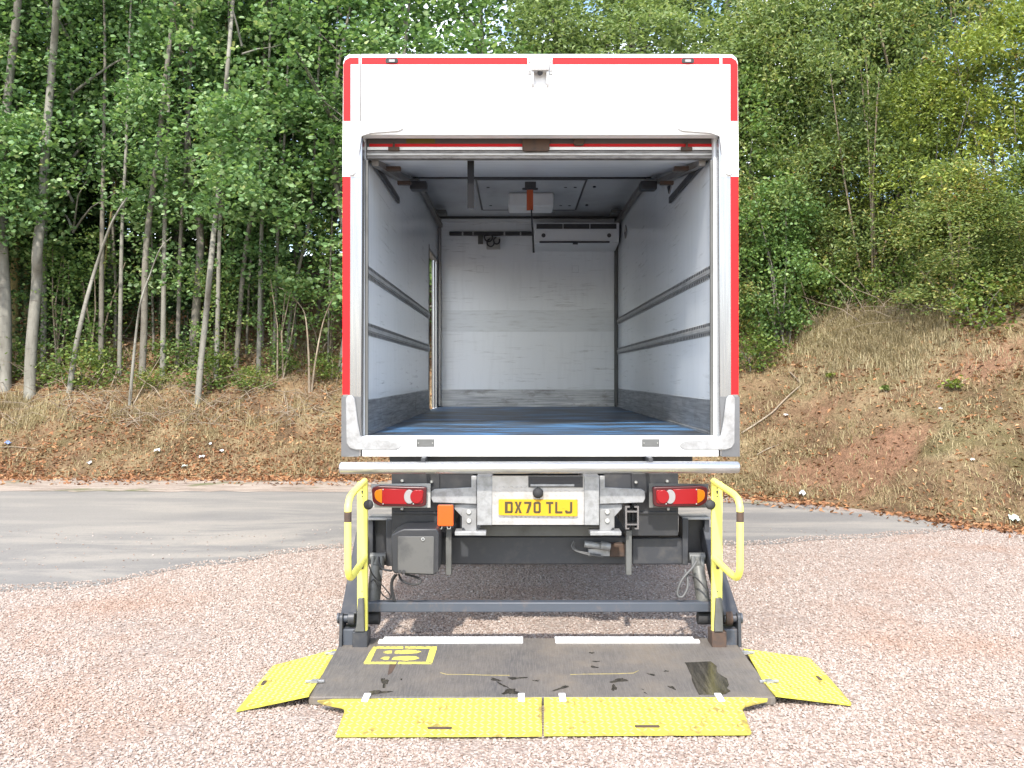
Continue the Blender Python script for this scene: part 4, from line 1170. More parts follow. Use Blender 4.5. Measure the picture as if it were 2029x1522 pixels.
def wobble(poly, step, amp, closed=True):
    out = []
    n = len(poly)
    for i in range(n):
        a, b = np.array(poly[i]), np.array(poly[(i + 1) % n])
        L = np.linalg.norm(b - a); k = max(1, int(L / step))
        for j in range(k):
            p = a + (b - a) * j / k
            out.append((float(p[0] + amp * sn(p[0], p[1], 3.1) + amp * 0.5 * sn(p[0] + 3, p[1], 9)), float(p[1] + amp * sn(p[0] + 7, p[1], 3.7) + amp * 0.6 * sn(p[0], p[1] + 5, 10))))
    return out
def gpt(u, v): d = H * F / (v - V0); return ((u - U0) * d / F, d)
near = [(-24, 5.2), (-9, 6.35)] + [gpt(u, v) for u, v in ((0, 1173), (160, 1163), (400, 1124), (560, 1099), (690, 1085), (1100, 1082), (1480, 1080), (1700, 1068), (1800, 1060))]
far = [gpt(u, v) for u, v in ((1880, 1050), (1900, 1043), (1860, 1035), (1700, 1014), (1590, 1003), (1470, 995), (1000, 980), (670, 974), (0, 973))] + [(-24, 13.5)]
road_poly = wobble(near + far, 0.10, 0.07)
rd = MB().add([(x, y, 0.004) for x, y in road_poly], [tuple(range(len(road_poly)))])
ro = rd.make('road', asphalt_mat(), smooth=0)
tag(ro, 'worn grey asphalt lane curving behind the truck', 'road', kind='structure')
vp = wobble([(-24, 13.35)] + [gpt(u, v) for u, v in ((0, 975), (670, 976), (1000, 986), (1470, 997), (1590, 1006))] + [(3.6, 12.1), (2.2, 13.4), (0, 14.5), (-3, 15.0), (-8, 15.2), (-24, 15.4)], 0.12, 0.11)
vo = MB().add([(x, y, 0.008) for x, y in vp], [tuple(range(len(vp)))]).make('verge', verge_mat(), smooth=0)
tag(vo, 'pale dusty strip of dirt between the lane and the bank', 'verge', kind='structure')

# ---- the bank
gx = np.concatenate([np.arange(-34, -13, 0.5), np.arange(-13, 13, 0.11), np.arange(13, 34.1, 0.5)])
gy = np.concatenate([np.arange(-8, 8, 0.6), np.arange(8, 22, 0.11), np.arange(22, 46, 0.35)])
XX, YY = np.meshgrid(gx, gy)
ZZ = hill_z(XX, YY)
TT = YY - np.interp(XX, DBX, DBY)
vv = np.stack([XX, YY, ZZ], -1).reshape(-1, 3)
nx_, ny_ = len(gx), len(gy)
ii = (np.arange(ny_ - 1)[:, None] * nx_ + np.arange(nx_ - 1)[None, :]).ravel()
ff = np.stack([ii, ii + 1, ii + nx_ + 1, ii + nx_], -1)
keep = TT.ravel()[ff].max(1) > -0.6
ff = ff[keep]
used = np.unique(ff); remap = np.zeros(len(vv), int); remap[used] = np.arange(len(used))
def soil(x, y):
    s = np.zeros_like(np.asarray(x, float))
    for u, v, a, b_ in ((1560, 950, .42, .40), (1640, 930, .5, .35), (1730, 905, .6, .45), (1690, 985, .7, .28), (1800, 870, .4, .4), (1965, 745, .5, .55), (2010, 690, .6, .5), (1640, 800, .5, .35), (1930, 640, .6, .35)):
        c = ground_at(u, v)
        s = s + np.exp(-(((x - c[0]) / a) ** 2 + ((y - c[1]) / b_) ** 2))
    n = sn(x, y, 4.3) * 0.30 + sn(x + 4, y, 10.0) * 0.22
    return np.clip((s * 0.85 + n - 0.42) * 1.5, 0, 0.85)
bank_me = np_mesh('bank', vv[used], remap[ff], bank_mat())
at_ = bank_me.attributes.new('soil', 'FLOAT', 'POINT')
at_.data.foreach_set('value', soil(vv[used][:, 0], vv[used][:, 1]).astype(np.float32))
bank = link('bank', bank_me)
tag(bank, 'earth bank rising behind the lane, covered in litter and dry grass', 'bank', kind='structure')

# ---- stones of the gravel (one object, instanced by geometry nodes)
def in_poly_np(px_, py_, poly):
    c = np.zeros(len(px_), bool)
    n = len(poly)
    for i in range(n):
        x1, y1 = poly[i]; x2, y2 = poly[i - 1]
        if y1 == y2: continue
        cond = ((y1 > py_) != (y2 > py_)) & (px_ < (x2 - x1) * (py_ - y1) / (y2 - y1) + x1)
        c ^= cond
    return c
def stones():
    n = 520000
    y = RNG.uniform(3.3, 9.9, n); x = RNG.uniform(-6.0, 6.5, n)
    ok = np.abs(x) < y * 0.60 + 0.5
    inr = in_poly_np(x, y, road_poly)
    p = np.where(inr, 0.003, np.where(y < 6, 1.0, np.where(y < 8, 0.75, 0.5)))
    bare = sn(x + 2.2, y * 1.3, 1.6) + 0.5 * sn(x, y, 4.7)
    p = np.where((~inr) & (y < 6.5) & (bare > 0.50), p * 0.30, p)
    edge = in_poly_np(x, y - 0.22, road_poly) != inr
    p = np.where(edge & inr, 0.22, p)
    ok &= RNG.random(n) < p
    ok &= ~((x > dxl + 0.03) & (x < dxr - 0.03) & (y > ypn + 0.03) & (y < ypf - 0.03))
    ok &= ~((x > -0.84) & (x < 1.1) & (y > 4.24) & (y < ypn))
    ok &= (y < np.interp(x, DBX, DBY) + 0.1)
    x, y = x[ok], y[ok]
    z = np.where(in_poly_np(x, y, road_poly), 0.009, RNG.uniform(-0.002, 0.006, len(x)))
    pts = np.stack([x, y, z], -1)
    me = bpy.data.meshes.new('gravel')
    me.vertices.add(len(pts)); me.vertices.foreach_set('co', pts.astype(np.float32).ravel())
    o = link('gravel', me)
    tag(o, 'loose pinkish gravel stones covering the yard', 'gravel', kind='stuff')
    ng = bpy.data.node_groups.new('gravel_scatter', 'GeometryNodeTree')
    ng.interface.new_socket('Geometry', in_out='INPUT', socket_type='NodeSocketGeometry')
    ng.interface.new_socket('Geometry', in_out='OUTPUT', socket_type='NodeSocketGeometry')
    N, L = ng.nodes, ng.links
    gi, go = N.new('NodeGroupInput'), N.new('NodeGroupOutput')
    ico = N.new('GeometryNodeMeshIcoSphere'); ico.inputs['Radius'].default_value = 1.0; ico.inputs['Subdivisions'].default_value = 1
    sp = N.new('GeometryNodeSetPosition')
    rv0 = N.new('FunctionNodeRandomValue'); rv0.data_type = 'FLOAT_VECTOR'
    rv0.inputs[0].default_value = (-0.22, -0.22, -0.22); rv0.inputs[1].default_value = (0.22, 0.22, 0.22)
    L.new(ico.outputs['Mesh'], sp.inputs['Geometry']); L.new(rv0.outputs[0], sp.inputs['Offset'])
    sm = N.new('GeometryNodeSetMaterial'); sm.inputs['Material'].default_value = stone_mat()
    L.new(sp.outputs['Geometry'], sm.inputs['Geometry'])
    m2p = N.new('GeometryNodeMeshToPoints')
    iop = N.new('GeometryNodeInstanceOnPoints')
    L.new(gi.outputs[0], m2p.inputs['Mesh']); L.new(m2p.outputs['Points'], iop.inputs['Points'])
    L.new(sm.outputs['Geometry'], iop.inputs['Instance'])
    rr = N.new('FunctionNodeRandomValue'); rr.data_type = 'FLOAT_VECTOR'
    rr.inputs[0].default_value = (-0.5, -0.5, 0); rr.inputs[1].default_value = (0.5, 0.5, 6.28)
    L.new(rr.outputs[0], iop.inputs['Rotation'])
    rs = N.new('FunctionNodeRandomValue'); rs.data_type = 'FLOAT_VECTOR'; rs.inputs['Seed'].default_value = 3
    rs.inputs[0].default_value = (0.0052, 0.0042, 0.003); rs.inputs[1].default_value = (0.0122, 0.0092, 0.0062)
    L.new(rs.outputs[0], iop.inputs['Scale'])
    L.new(iop.outputs['Instances'], go.inputs[0])
    md = o.modifiers.new('scatter', 'NODES'); md.node_group = ng
    return len(pts)
n_stones = stones()
print('stones', n_stones)

# ------------------------------------------------------------------ leaf-like scatter meshes
def rand_frames(n, up_bias=0.5, rng=RNG):
    nrm = rng.normal(size=(n, 3)); nrm /= np.linalg.norm(nrm, axis=1)[:, None]
    nrm[:, 2] = np.abs(nrm[:, 2]) * 1.0
    nrm[:, 2] += up_bias
    nrm /= np.linalg.norm(nrm, axis=1)[:, None]
    t = rng.normal(size=(n, 3)); t -= nrm * (t * nrm).sum(1)[:, None]
    t /= np.linalg.norm(t, axis=1)[:, None]
    return nrm, t, np.cross(nrm, t)
ROUND = np.array([(-0.5, 0, 0), (-0.22, -0.42, .06), (0.25, -0.40, .05), (0.55, 0, -.08), (0.25, 0.40, .05), (-0.22, 0.42, .06)])
OVAL = np.array([(-0.6, 0, 0), (-0.05, -0.27, .06), (0.65, 0, -.1), (-0.05, 0.27, .06)])
LANCE = np.array([(-0.75, 0, 0), (-0.1, -0.15, .04), (0.8, 0, -.14), (-0.1, 0.15, .04)])
def leaves_mesh(name, cen, size, shape, mats, up=0.5, rng=RNG):
    n, k = len(cen), len(shape)
    nrm, t, b = rand_frames(n, up, rng)
    P = cen[:, None, :] + size[:, None, None] * (shape[None, :, 0, None] * t[:, None, :] + shape[None, :, 1, None] * b[:, None, :] + shape[None, :, 2, None] * nrm[:, None, :])
    me = np_mesh(name, P.reshape(-1, 3), np.arange(n * k).reshape(n, k), None, False)
    for m in mats: me.materials.append(m)
    if len(mats) > 1:
        w = rng.random(n)
        idx = np.minimum((w * len(mats)).astype(np.int32), len(mats) - 1)
        me.polygons.foreach_set('material_index', idx)
    at = me.attributes.new('tint', 'FLOAT', 'FACE')
    at.data.foreach_set('value', rng.random(n).astype(np.float32))
    return me
def leaf_mat(name, stops, rough=0.45, trans=0.46, clump=1.2):
    m, nt, b = new_mat(name)
    a = nt.nodes.new('ShaderNodeAttribute'); a.attribute_name = 'tint'
    oi = nt.nodes.new('ShaderNodeObjectInfo')
    g = nt.nodes.new('ShaderNodeNewGeometry')
    n = noise(nt, g.outputs['Position'], clump, 3, 0.6)
    s = nt.nodes.new('ShaderNodeMath'); s.operation = 'MULTIPLY_ADD'
    nt.links.new(a.outputs['Fac'], s.inputs[0]); s.inputs[1].default_value = 0.62
    s2 = nt.nodes.new('ShaderNodeMath'); s2.operation = 'MULTIPLY_ADD'
    nt.links.new(n, s2.inputs[0]); s2.inputs[1].default_value = 0.75; s2.inputs[2].default_value = -0.19
    nt.links.new(s2.outputs[0], s.inputs[2])
    s3 = nt.nodes.new('ShaderNodeMath'); s3.operation = 'MULTIPLY_ADD'
    nt.links.new(oi.outputs['Random'], s3.inputs[0]); s3.inputs[1].default_value = 0.22
    nt.links.new(s.outputs[0], s3.inputs[2])
    s4 = nt.nodes.new('ShaderNodeMath'); s4.operation = 'SUBTRACT'; s4.inputs[1].default_value = 0.11
    nt.links.new(s3.outputs[0], s4.inputs[0])
    c = ramp(nt, s4.outputs[0], stops)
    nt.links.new(c, b.inputs['Base Color'])
    b.inputs['Roughness'].default_value = rough
    tr = nt.nodes.new('ShaderNodeBsdfTranslucent')
    tc = mix(nt, 1.0, c, (1.0, 1.0, 0.55), 'MULTIPLY')
    nt.links.new(tc, tr.inputs['Color'])
    ms = nt.nodes.new('ShaderNodeMixShader'); ms.inputs[0].default_value = trans
    nt.links.new(b.outputs[0], ms.inputs[1]); nt.links.new(tr.outputs[0], ms.inputs[2])
    nt.links.new(ms.outputs[0], nt.nodes['Material Output'].inputs['Surface'])
    return m
L_aspen = leaf_mat('aspen_leaf', [(0.05, (0.0583, 0.1166, 0.0467)), (0.4, (0.127, 0.2359, 0.0855)), (0.7, (0.2268, 0.3564, 0.1426)), (0.93, (0.4277, 0.5443, 0.2851)), (1.0, (0.6, 0.6, 0.2592))], 0.42)
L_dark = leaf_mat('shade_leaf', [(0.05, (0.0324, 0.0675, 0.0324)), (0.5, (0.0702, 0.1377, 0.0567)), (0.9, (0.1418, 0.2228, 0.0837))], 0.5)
L_willow = leaf_mat('willow_leaf', [(0.05, (0.0918, 0.1403, 0.0517)), (0.4, (0.1908, 0.2737, 0.1014)), (0.75, (0.326, 0.4048, 0.1739)), (1.0, (0.5796, 0.598, 0.3416))], 0.45)
L_haw = leaf_mat('hawthorn_leaf', [(0.05, (0.0802, 0.124, 0.0471)), (0.4, (0.1762, 0.2528, 0.0807)), (0.7, (0.3099, 0.3646, 0.1211)), (0.88, (0.4254, 0.3707, 0.1345)), (1.0, (0.4619, 0.1945, 0.0897))], 0.5)
L_yel = leaf_mat('yellow_green_leaf', [(0.05, (0.0908, 0.1331, 0.0266)), (0.4, (0.1815, 0.242, 0.046)), (0.75, (0.2844, 0.3449, 0.0665)), (1.0, (0.484, 0.4356, 0.0968))], 0.45, 0.34)
L_maple = leaf_mat('field_maple_leaf', [(0.05, (0.0729, 0.1382, 0.0465)), (0.4, (0.1505, 0.2592, 0.0793)), (0.8, (0.2851, 0.3888, 0.1231)), (1.0, (0.5702, 0.5184, 0.2326))], 0.42)
L_bramble = leaf_mat('bramble_leaf', [(0.05, (0.0497, 0.0994, 0.0298)), (0.4, (0.1242, 0.1987, 0.0497)), (0.75, (0.2318, 0.2981, 0.0745)), (0.92, (0.3643, 0.3312, 0.0994)), (1.0, (0.4306, 0.2153, 0.0828))], 0.5)
L_dead = leaf_mat('dead_leaf', [(0.05, (0.085, 0.036, 0.016)), (0.4, (0.21, 0.090, 0.036)), (0.7, (0.34, 0.165, 0.068)), (1.0, (0.52, 0.37, 0.21))], 0.75, 0.05)
L_grass = leaf_mat('dry_grass_blade', [(0.05, (0.135, 0.105, 0.048)), (0.4, (0.30, 0.240, 0.125)), (0.7, (0.42, 0.345, 0.19)), (0.9, (0.24, 0.255, 0.09)), (1.0, (0.12, 0.18, 0.04))], 0.7, 0.15, 0.6)

def bark_mat(name, a, b_, c_, scale=5, band=True):
    m, nt, b = new_mat(name)
    n1 = noise(nt, coords(nt, (1, 1, 0.25)), scale, 6, 0.65)
    c = ramp(nt, n1, [(0.32, a), (0.55, b_), (0.75, c_)])
    n2 = noise(nt, coords(nt, (1.2, 1.2, 5.5)), 4.5, 5, 0.7)
    c = mix(nt, ramp(nt, n2, [(0.58, 0.0), (0.68, 0.75)]), c, (0.065, 0.052, 0.040))
    nt.links.new(c, b.inputs['Base Color'])
    b.inputs['Roughness'].default_value = 0.85
    n3 = noise(nt, coords(nt, (1, 1, 0.35)), 22, 5, 0.7)
    bump(nt, b, n3, 0.7, 0.012)
    return m
B_pale = bark_mat('pale_bark', (0.125, 0.115, 0.092), (0.205, 0.195, 0.162), (0.285, 0.272, 0.235))
B_grey = bark_mat('grey_bark', (0.10, 0.088, 0.07), (0.165, 0.15, 0.12), (0.235, 0.215, 0.175))
B_lich = bark_mat('lichen_bark', (0.12, 0.10, 0.045), (0.20, 0.165, 0.06), (0.27, 0.25, 0.16))
B_dry = bark_mat('dry_twig_bark', (0.16, 0.12, 0.08), (0.27, 0.215, 0.155), (0.36, 0.31, 0.24), 9)

# ------------------------------------------------------------------ crowns (a few of each kind, shared by the trees)
def crown_mesh(name, n_cl, per, h, r, shape, mats, size, seed, zpow=1.0, spread=0.26, hollow=0.25, up=0.45, droop=0.0):
    """leaf sprays spread through an uneven volume, base at z = 0"""
    rng = np.random.default_rng(seed)
    cen = []
    lob = rng.uniform(0.72, 1.25, 9)
    while len(cen) < n_cl:
        zc = rng.random() ** zpow
        a = rng.uniform(0, 2 * pi)
        prof = math.sqrt(max(0.0, sin(pi * min(1, zc * 0.86 + 0.13)))) * lob[int(a / (2 * pi) * 9) % 9] * (0.8 + 0.3 * sin(zc * 13 + seed))
        rr = r * prof * math.sqrt(hollow + (1 - hollow) * rng.random())
        cen.append((rr * cos(a), rr * sin(a), zc * h))
    cen = np.array(cen)
    k = rng.poisson(per, n_cl)
    sig = spread * rng.uniform(0.55, 1.35, n_cl)
    idx = np.repeat(np.arange(n_cl), k)
    off = rng.normal(size=(len(idx), 3)) * sig[idx][:, None] * np.array([1.0, 1.0, 0.6])
    # sprays hang a little outward
    pts = cen[idx] + off
    pts[:, 2] -= droop * (off[:, 0] ** 2 + off[:, 1] ** 2) ** 0.5
    sz = size * rng.uniform(0.6, 1.25, len(idx))
    return leaves_mesh(name, pts, sz, shape, mats, up, rng), cen
def limb_mesh(name, h, r, cen, mat, seed, base_r=0.05, n_l=16):
    """inner limbs of a crown, reaching some of its sprays"""
    rng = random.Random(seed)
    mb = MB()
    for i in range(n_l):
        c = Vector(cen[rng.randrange(len(cen))])
        z0 = max(-0.4, c.z - rng.uniform(0.3, 1.2))
        a = Vector((0, 0, z0)); mid = a.lerp(c, 0.55) + Vector((rng.uniform(-.15, .15), rng.uniform(-.15, .15), rng.uniform(-.12, .12)))
        rb = base_r * rng.uniform(0.25, 0.5)
        mb.tube([a, a.lerp(mid, 0.5) + Vector((0, 0, 0.03)), mid, c], [rb, rb * 0.8, rb * 0.55, rb * 0.2], 5, caps=False)
    return mb
ASPEN = []
for s in range(5):
    me, cen = crown_mesh('aspen_crown', 230, 36, 8.0, 1.75, ROUND, [L_aspen], 0.094, 100 + s, 0.95, 0.20, 0.10, droop=0.25)
    ASPEN.append((me, cen))
SPRAY = []
for s in range(4):
    me, cen = crown_mesh('low_spray', 48, 34, 2.4, 1.15, ROUND, [L_aspen], 0.090, 150 + s, 1.0, 0.20, 0.1, droop=0.3)
    SPRAY.append((me, cen))
DSPRAY = []
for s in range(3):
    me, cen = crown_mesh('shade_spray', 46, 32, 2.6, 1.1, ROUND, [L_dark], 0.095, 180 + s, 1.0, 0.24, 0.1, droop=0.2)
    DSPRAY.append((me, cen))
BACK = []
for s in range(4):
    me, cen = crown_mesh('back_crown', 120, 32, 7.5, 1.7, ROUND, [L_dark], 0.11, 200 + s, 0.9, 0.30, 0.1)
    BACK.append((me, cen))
WILLOW = []
for s in range(4):
    me, cen = crown_mesh('willow_crown', 380, 62, 6.0, 1.9, OVAL, [L_willow], 0.085, 300 + s, 0.9, 0.22, 0.12, droop=0.35)
    WILLOW.append((me, cen))
HAW = []
for s in range(4):
    me, cen = crown_mesh('hawthorn_crown', 350, 66, 4.6, 1.8, OVAL, [L_haw], 0.074, 400 + s, 0.85, 0.21, 0.15)
    HAW.append((me, cen))
YEL = []
for s in range(2):
    me, cen = crown_mesh('yellow_green_crown', 260, 56, 3.6, 1.5, OVAL, [L_yel], 0.070, 500 + s, 0.85, 0.19, 0.12)
    YEL.append((me, cen))
MAPLE = []
for s in range(3):
    me, cen = crown_mesh('maple_crown', 190, 40, 3.4, 1.25, ROUND, [L_maple], 0.066, 600 + s, 0.85, 0.17, 0.12, droop=0.2)
    MAPLE.append((me, cen))
BRAM = []
for s in range(4):
    me, cen = crown_mesh('bramble_crown', 46, 26, 0.75, 0.75, ROUND, [L_bramble], 0.060, 700 + s, 1.0, 0.17, 0.1)
    BRAM.append((me, cen))
UNDER = []
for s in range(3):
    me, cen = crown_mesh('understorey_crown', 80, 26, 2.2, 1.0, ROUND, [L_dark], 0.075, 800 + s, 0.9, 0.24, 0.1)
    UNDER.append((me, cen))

TREE_N = [0]
def trunk_obj(name, pts, radii, mat, parent, n=9):
    org = tuple(parent.location)
    mb = MB().tube(pts, radii, n, caps=False)
    return mb.make(name, mat, parent, smooth=80)

def poly_tree(pxs, w_px, crown_set, k, label, bark, kind='tree', name='aspen_tree', group=None, crown_z=4.6, crown_s=(1, 1, 1), d_off=0.0, limbs=14, top_z=12.5, cat='tree', low=-0.5):
    """tree whose trunk follows measured points; depth from where its foot meets the bank"""
    x, y, z = ground_at(*pxs[0])
    y += d_off
    rng = random.Random(k * 7 + 3)
    P3 = []
    for i, (u, v) in enumerate(pxs):
        yy = y + 0.10 * i * rng.uniform(-1, 1)
        P3.append(Vector(px(u, v, yy)))
    P3[0].z = float(hill_z(P3[0].x, P3[0].y)) - 0.15
    d = (P3[-1] - P3[-2]).normalized()
    while P3[-1].z < top_z:
        d = (d + Vector((rng.uniform(-.08, .08), rng.uniform(-.08, .08), 0.25))).normalized()
        P3.append(P3[-1] + d * 1.3)
    path = smooth_path(P3, 4)
    r0 = w_px * y / F / 2
    rad = []
    for i, p in enumerate(path):
        t = (p.z - path[0].z) / (path[-1].z - path[0].z)
        rad.append(r0 * (1.18 if i == 0 else 1.0) * (1 - 0.72 * max(0, t) ** 1.1))
    root = thing(name, label, cat, tuple(P3[0]), group)
    trunk_obj('trunk', path, rad, bark, root)
    if crown_set:
        me, cen = crown_set[k % len(crown_set)]
        # axis of the crown at its base height
        ax = min(path, key=lambda p: abs(p.z - (crown_z + 2.5)))
        loc = (ax.x - P3[0].x, ax.y - P3[0].y + 0.85, crown_z - P3[0].z + rng.uniform(-0.8, 0.5))
        c = link('crown', me, root, loc, (0, 0, rng.uniform(0, 6.28)), crown_s)
        if low:
            me2, cen2 = SPRAY[k % len(SPRAY)]
            link('crown', me2, root, (loc[0] + rng.uniform(-.3, .4), loc[1] - 1.4, loc[2] + rng.uniform(-1.5, -0.5)), (0, 0, rng.uniform(0, 6.28)), (1, 1, 1))
        if name == 'wood_tree':
            me3, cen3 = DSPRAY[k % len(DSPRAY)]
            link('crown', me3, root, (loc[0] + rng.uniform(-.4, .4), loc[1] + rng.uniform(-.6, .2), loc[2] - rng.uniform(1.0, 1.9)), (0, 0, rng.uniform(0, 6.28)), (1.15, 1.15, 1.1))
        elif low and k % 2:
            me3, cen3 = SPRAY[(k + 1) % len(SPRAY)]
            link('crown', me3, root, (loc[0] + rng.uniform(-.5, .5), loc[1] - 0.6, loc[2] - rng.uniform(1.2, 2.2)), (0, 0, rng.uniform(0, 6.28)), (0.95, 0.95, 0.9))
        lm = limb_mesh('limb', 8, 1.5, cen, bark, k + 5, max(0.05, r0 * 0.8), limbs)
        lo = lm.make('branch', bark, None, smooth=80)
        lo.parent = c
    return root

# ---- the pale trunks at the front of the wood, left to right
poly_tree([(9, 770), (10, 620), (4, 470), (6, 300), (20, 150), (36, 0)], 26, ASPEN, 0, 'thick pale trunked aspen at the very left edge of the wood', B_pale, crown_z=5.6)
poly_tree([(28, 690), (30, 560), (37, 440), (40, 300), (46, 200), (66, 0)], 20, ASPEN, 1, 'yellow lichened aspen just behind the two thick pale trunks at the left edge', B_lich, crown_z=6.2)
poly_tree([(59, 785), (62, 690), (73, 560), (74, 500), (84, 400), (92, 270), (104, 130), (112, 0)], 23, ASPEN, 2, 'thick pale aspen with a kinked trunk, second from the left edge', B_pale, crown_z=5.4)
poly_tree([(106, 640), (107, 500), (109, 330), (110, 140), (112, 0)], 11, ASPEN, 3, 'slim yellow lichened stem between the kinked aspen and the leaning aspen', B_lich, crown_z=6.8, crown_s=(0.8, 0.8, .9))
poly_tree([(136, 776), (150, 690), (170, 600), (190, 530), (218, 450), (238, 412), (252, 392)], 12, None, 4, 'thin pale aspen leaning right with a broken top', B_pale, top_z=3)
poly_tree([(256, 803), (262, 740), (271, 650), (281, 590), (297, 545), (318, 492), (340, 470)], 7, None, 5, 'bare crooked sapling with forked pale branches in front of the wood', B_pale, name='bare_sapling', top_z=3.6)
poly_tree([(281, 742), (286, 640), (288, 520), (296, 430), (313, 300), (328, 155), (346, 0)], 14, ASPEN, 6, 'straight grey aspen standing just behind the bare crooked sapling', B_grey, crown_z=5.5)
poly_tree([(379, 722), (393, 560), (396, 450), (374, 330), (374, 180), (380, 90), (384, 0)], 18, ASPEN, 7, 'stout dark aspen behind the slender leaning pale trunk', B_grey, crown_z=5.6)
poly_tree([(391, 800), (398, 720), (408, 630), (416, 540), (425, 450), (431, 400), (440, 280), (452, 120), (462, 0)], 13, ASPEN, 8, 'slender pale aspen leaning slightly right, its foot on the open litter', B_pale, crown_z=5.0)
poly_tree([(466, 730), (474, 640), (480, 560), (489, 480), (505, 380), (516, 220), (530, 0)], 11, ASPEN, 9, 'grey aspen between the slender leaning trunk and the gap of white sky', B_grey, crown_z=5.4, crown_s=(1.05, 1.05, 1))
poly_tree([(566, 722), (575, 630), (588, 550), (606, 475), (618, 400), (626, 250), (634, 60)], 7.5, ASPEN, 10, 'thin dark aspen stem leaning right below the gap of white sky', B_grey, crown_z=6.0, crown_s=(1, 1, .9))
poly_tree([(613, 778), (612, 715), (607, 640), (597, 608), (566, 577), (553, 570)], 5.5, None, 11, 'bare bent sapling with an arching top near the truck side', B_dry, name='bare_sapling', top_z=2.5)
poly_tree([(616, 775), (626, 710), (640, 640), (660, 590), (690, 540)], 4.5, None, 12, 'thin bare stem rising right from the foot of the arching sapling', B_dry, name='bare_sapling', top_z=3.3)
poly_tree([(626, 640), (640, 560), (655, 490), (668, 420), (680, 300), (690, 100)], 8, ASPEN, 13, 'grey aspen partly hidden by the left side of the truck', B_grey, crown_z=6.8)
poly_tree([(144, 600), (147, 480), (152, 330), (150, 160), (148, 0)], 17, ASPEN, 14, 'stout grey aspen standing back between the leaning aspen and the lichened stem', B_grey, crown_z=6.8)
poly_tree([(178, 590), (180, 460), (183, 320), (184, 160), (182, 0)], 12, ASPEN, 15, 'yellowish upright aspen behind the broken leaning aspen', B_lich, crown_z=7.0)
poly_tree([(264, 600), (266, 470), (266, 330), (262, 160), (258, 0)], 8, ASPEN, 16, 'thin yellowish stem behind the bare crooked sapling', B_lich, crown_z=7.0, crown_s=(.8, .8, .9))

for k, (u, v, w, l, lb) in enumerate([(200, 735, 11, 8, 'upright pale stem just right of the leaning broken aspen'), (236, 742, 9, 20, 'slim pale stem midway between the leaning aspen and the crooked sapling'), (322, 745, 11, 14, 'slim pale aspen just right of the straight grey aspen'), (350, 735, 9, 30, 'thin pale aspen standing close left of the stout dark aspen'), (428, 752, 10, 25, 'slim pale aspen standing right of the slender leaning aspen'), (512, 742, 10, 22, 'slim pale aspen in the middle of the gap left of the truck'), (542, 735, 8, 30, 'thin pale stem left of the arching bare sapling'), (86, 720, 12, 10, 'pale aspen close behind the kinked trunk on its right')]):
    poly_tree([(u, v), (u + l * .15, v - 140), (u + l * .3, v - 290), (u + l * .7, v - 450), (u + l, max(0, v - 640))], w, ASPEN if k % 2 else None, 30 + k, lb, B_pale if k % 3 else B_grey, crown_z=6.2, crown_s=(.7, .7, .85), low=0, top_z=10.5)

# ---- the wood behind them
back = [(-60, 700, 18, 0), (55, 660, 15, 1), (215, 640, 14, 0), (318, 620, 16, 0), (345, 600, 12, 0), (430, 600, 15, 1), (455, 640, 12, 0), (505, 610, 13, 0), (535, 590, 11, 0), (590, 600, 12, 0), (660, 620, 14, 0),
        (10, 560, 14, 0), (95, 540, 14, 0), (238, 530, 12, 0), (300, 520, 14, 0), (400, 520, 12, 0), (560, 520, 12, 0), (480, 520, 10, 1)]
for i, (u, v, w, li) in enumerate(back):
    rng = random.Random(i + 50)
    lean = rng.uniform(-30, 45)
    poly_tree([(u, v), (u + lean * 0.15, v - 150), (u + lean * 0.5, v - 320), (u + lean, max(0, v - 560))], w * 0.9, BACK, i, 'slim grey trunk standing deep in the shaded wood on the bank', B_lich if li else B_grey, group='trees deep in the wood', crown_z=5.7 + rng.uniform(-0.5, 0.9), name='wood_tree', limbs=8, low=0, crown_s=(1.05, 1.05, 1))

for i, (u, v, w) in enumerate([(-70, 770, 20), (-150, 785, 16), (-240, 770, 18), (-330, 780, 15), (-430, 770, 18), (-190, 690, 14), (-300, 680, 14), (-110, 640, 14)]):
    poly_tree([(u, v), (u + 8, v - 200), (u + 20, v - 420), (u + 34, 0)], w, ASPEN, i + 60, 'pale aspen of the wood just beyond the left edge of the photo', B_pale if i % 2 else B_grey, group='aspens beyond the left edge', crown_z=5.4)

# ---- understorey and brambles
def bush(name, label, cat, u, v, meset, k, sc, group=None, stems=5, bark=B_grey, dz=0.0, dy=0.0, at=None):
    x, y, z = ground_at(u, v) if at is None else (at[0], at[1], float(hill_z(at[0], at[1])))
    y += dy
    z = float(max(hill_z(x, y), 0))
    rng = random.Random(k * 13 + 1)
    root = thing(name, label, cat, (x, y, z), group)
    me, cen = meset[k % len(meset)]
    c = link('crown', me, root, (0, 0, dz), (0, 0, rng.uniform(0, 6.28)), sc)
    mb = MB()
    for s in range(stems):
        e = Vector(cen[rng.randrange(len(cen))])
        e = Vector((e.x * sc[0], e.y * sc[1], e.z * sc[2] + dz))
        b0 = Vector((rng.uniform(-.15, .15) * sc[0], rng.uniform(-.15, .15) * sc[1], -0.12))
        mid = b0.lerp(e, 0.5) + Vector((rng.uniform(-.1, .1), rng.uniform(-.1, .1), 0.12 * sc[2]))
        r_ = 0.012 + 0.010 * sc[2] * (1 if name != 'bramble' else 0)
        mb.tube([b0 + Vector((x, y, z)), mid + Vector((x, y, z)), e + Vector((x, y, z))], [r_, r_ * 0.75, r_ * 0.3], 5, caps=False)
    mb.make('stem', bark, root, smooth=80)
    return root
MARKS = [(9, 'the thick trunk at the left edge'), (59, 'the kinked aspen'), (136, 'the leaning broken aspen'), (256, 'the crooked sapling'), (391, 'the slender leaning trunk'), (466, 'the grey aspen'), (613, 'the arching sapling'), (690, 'the truck')]
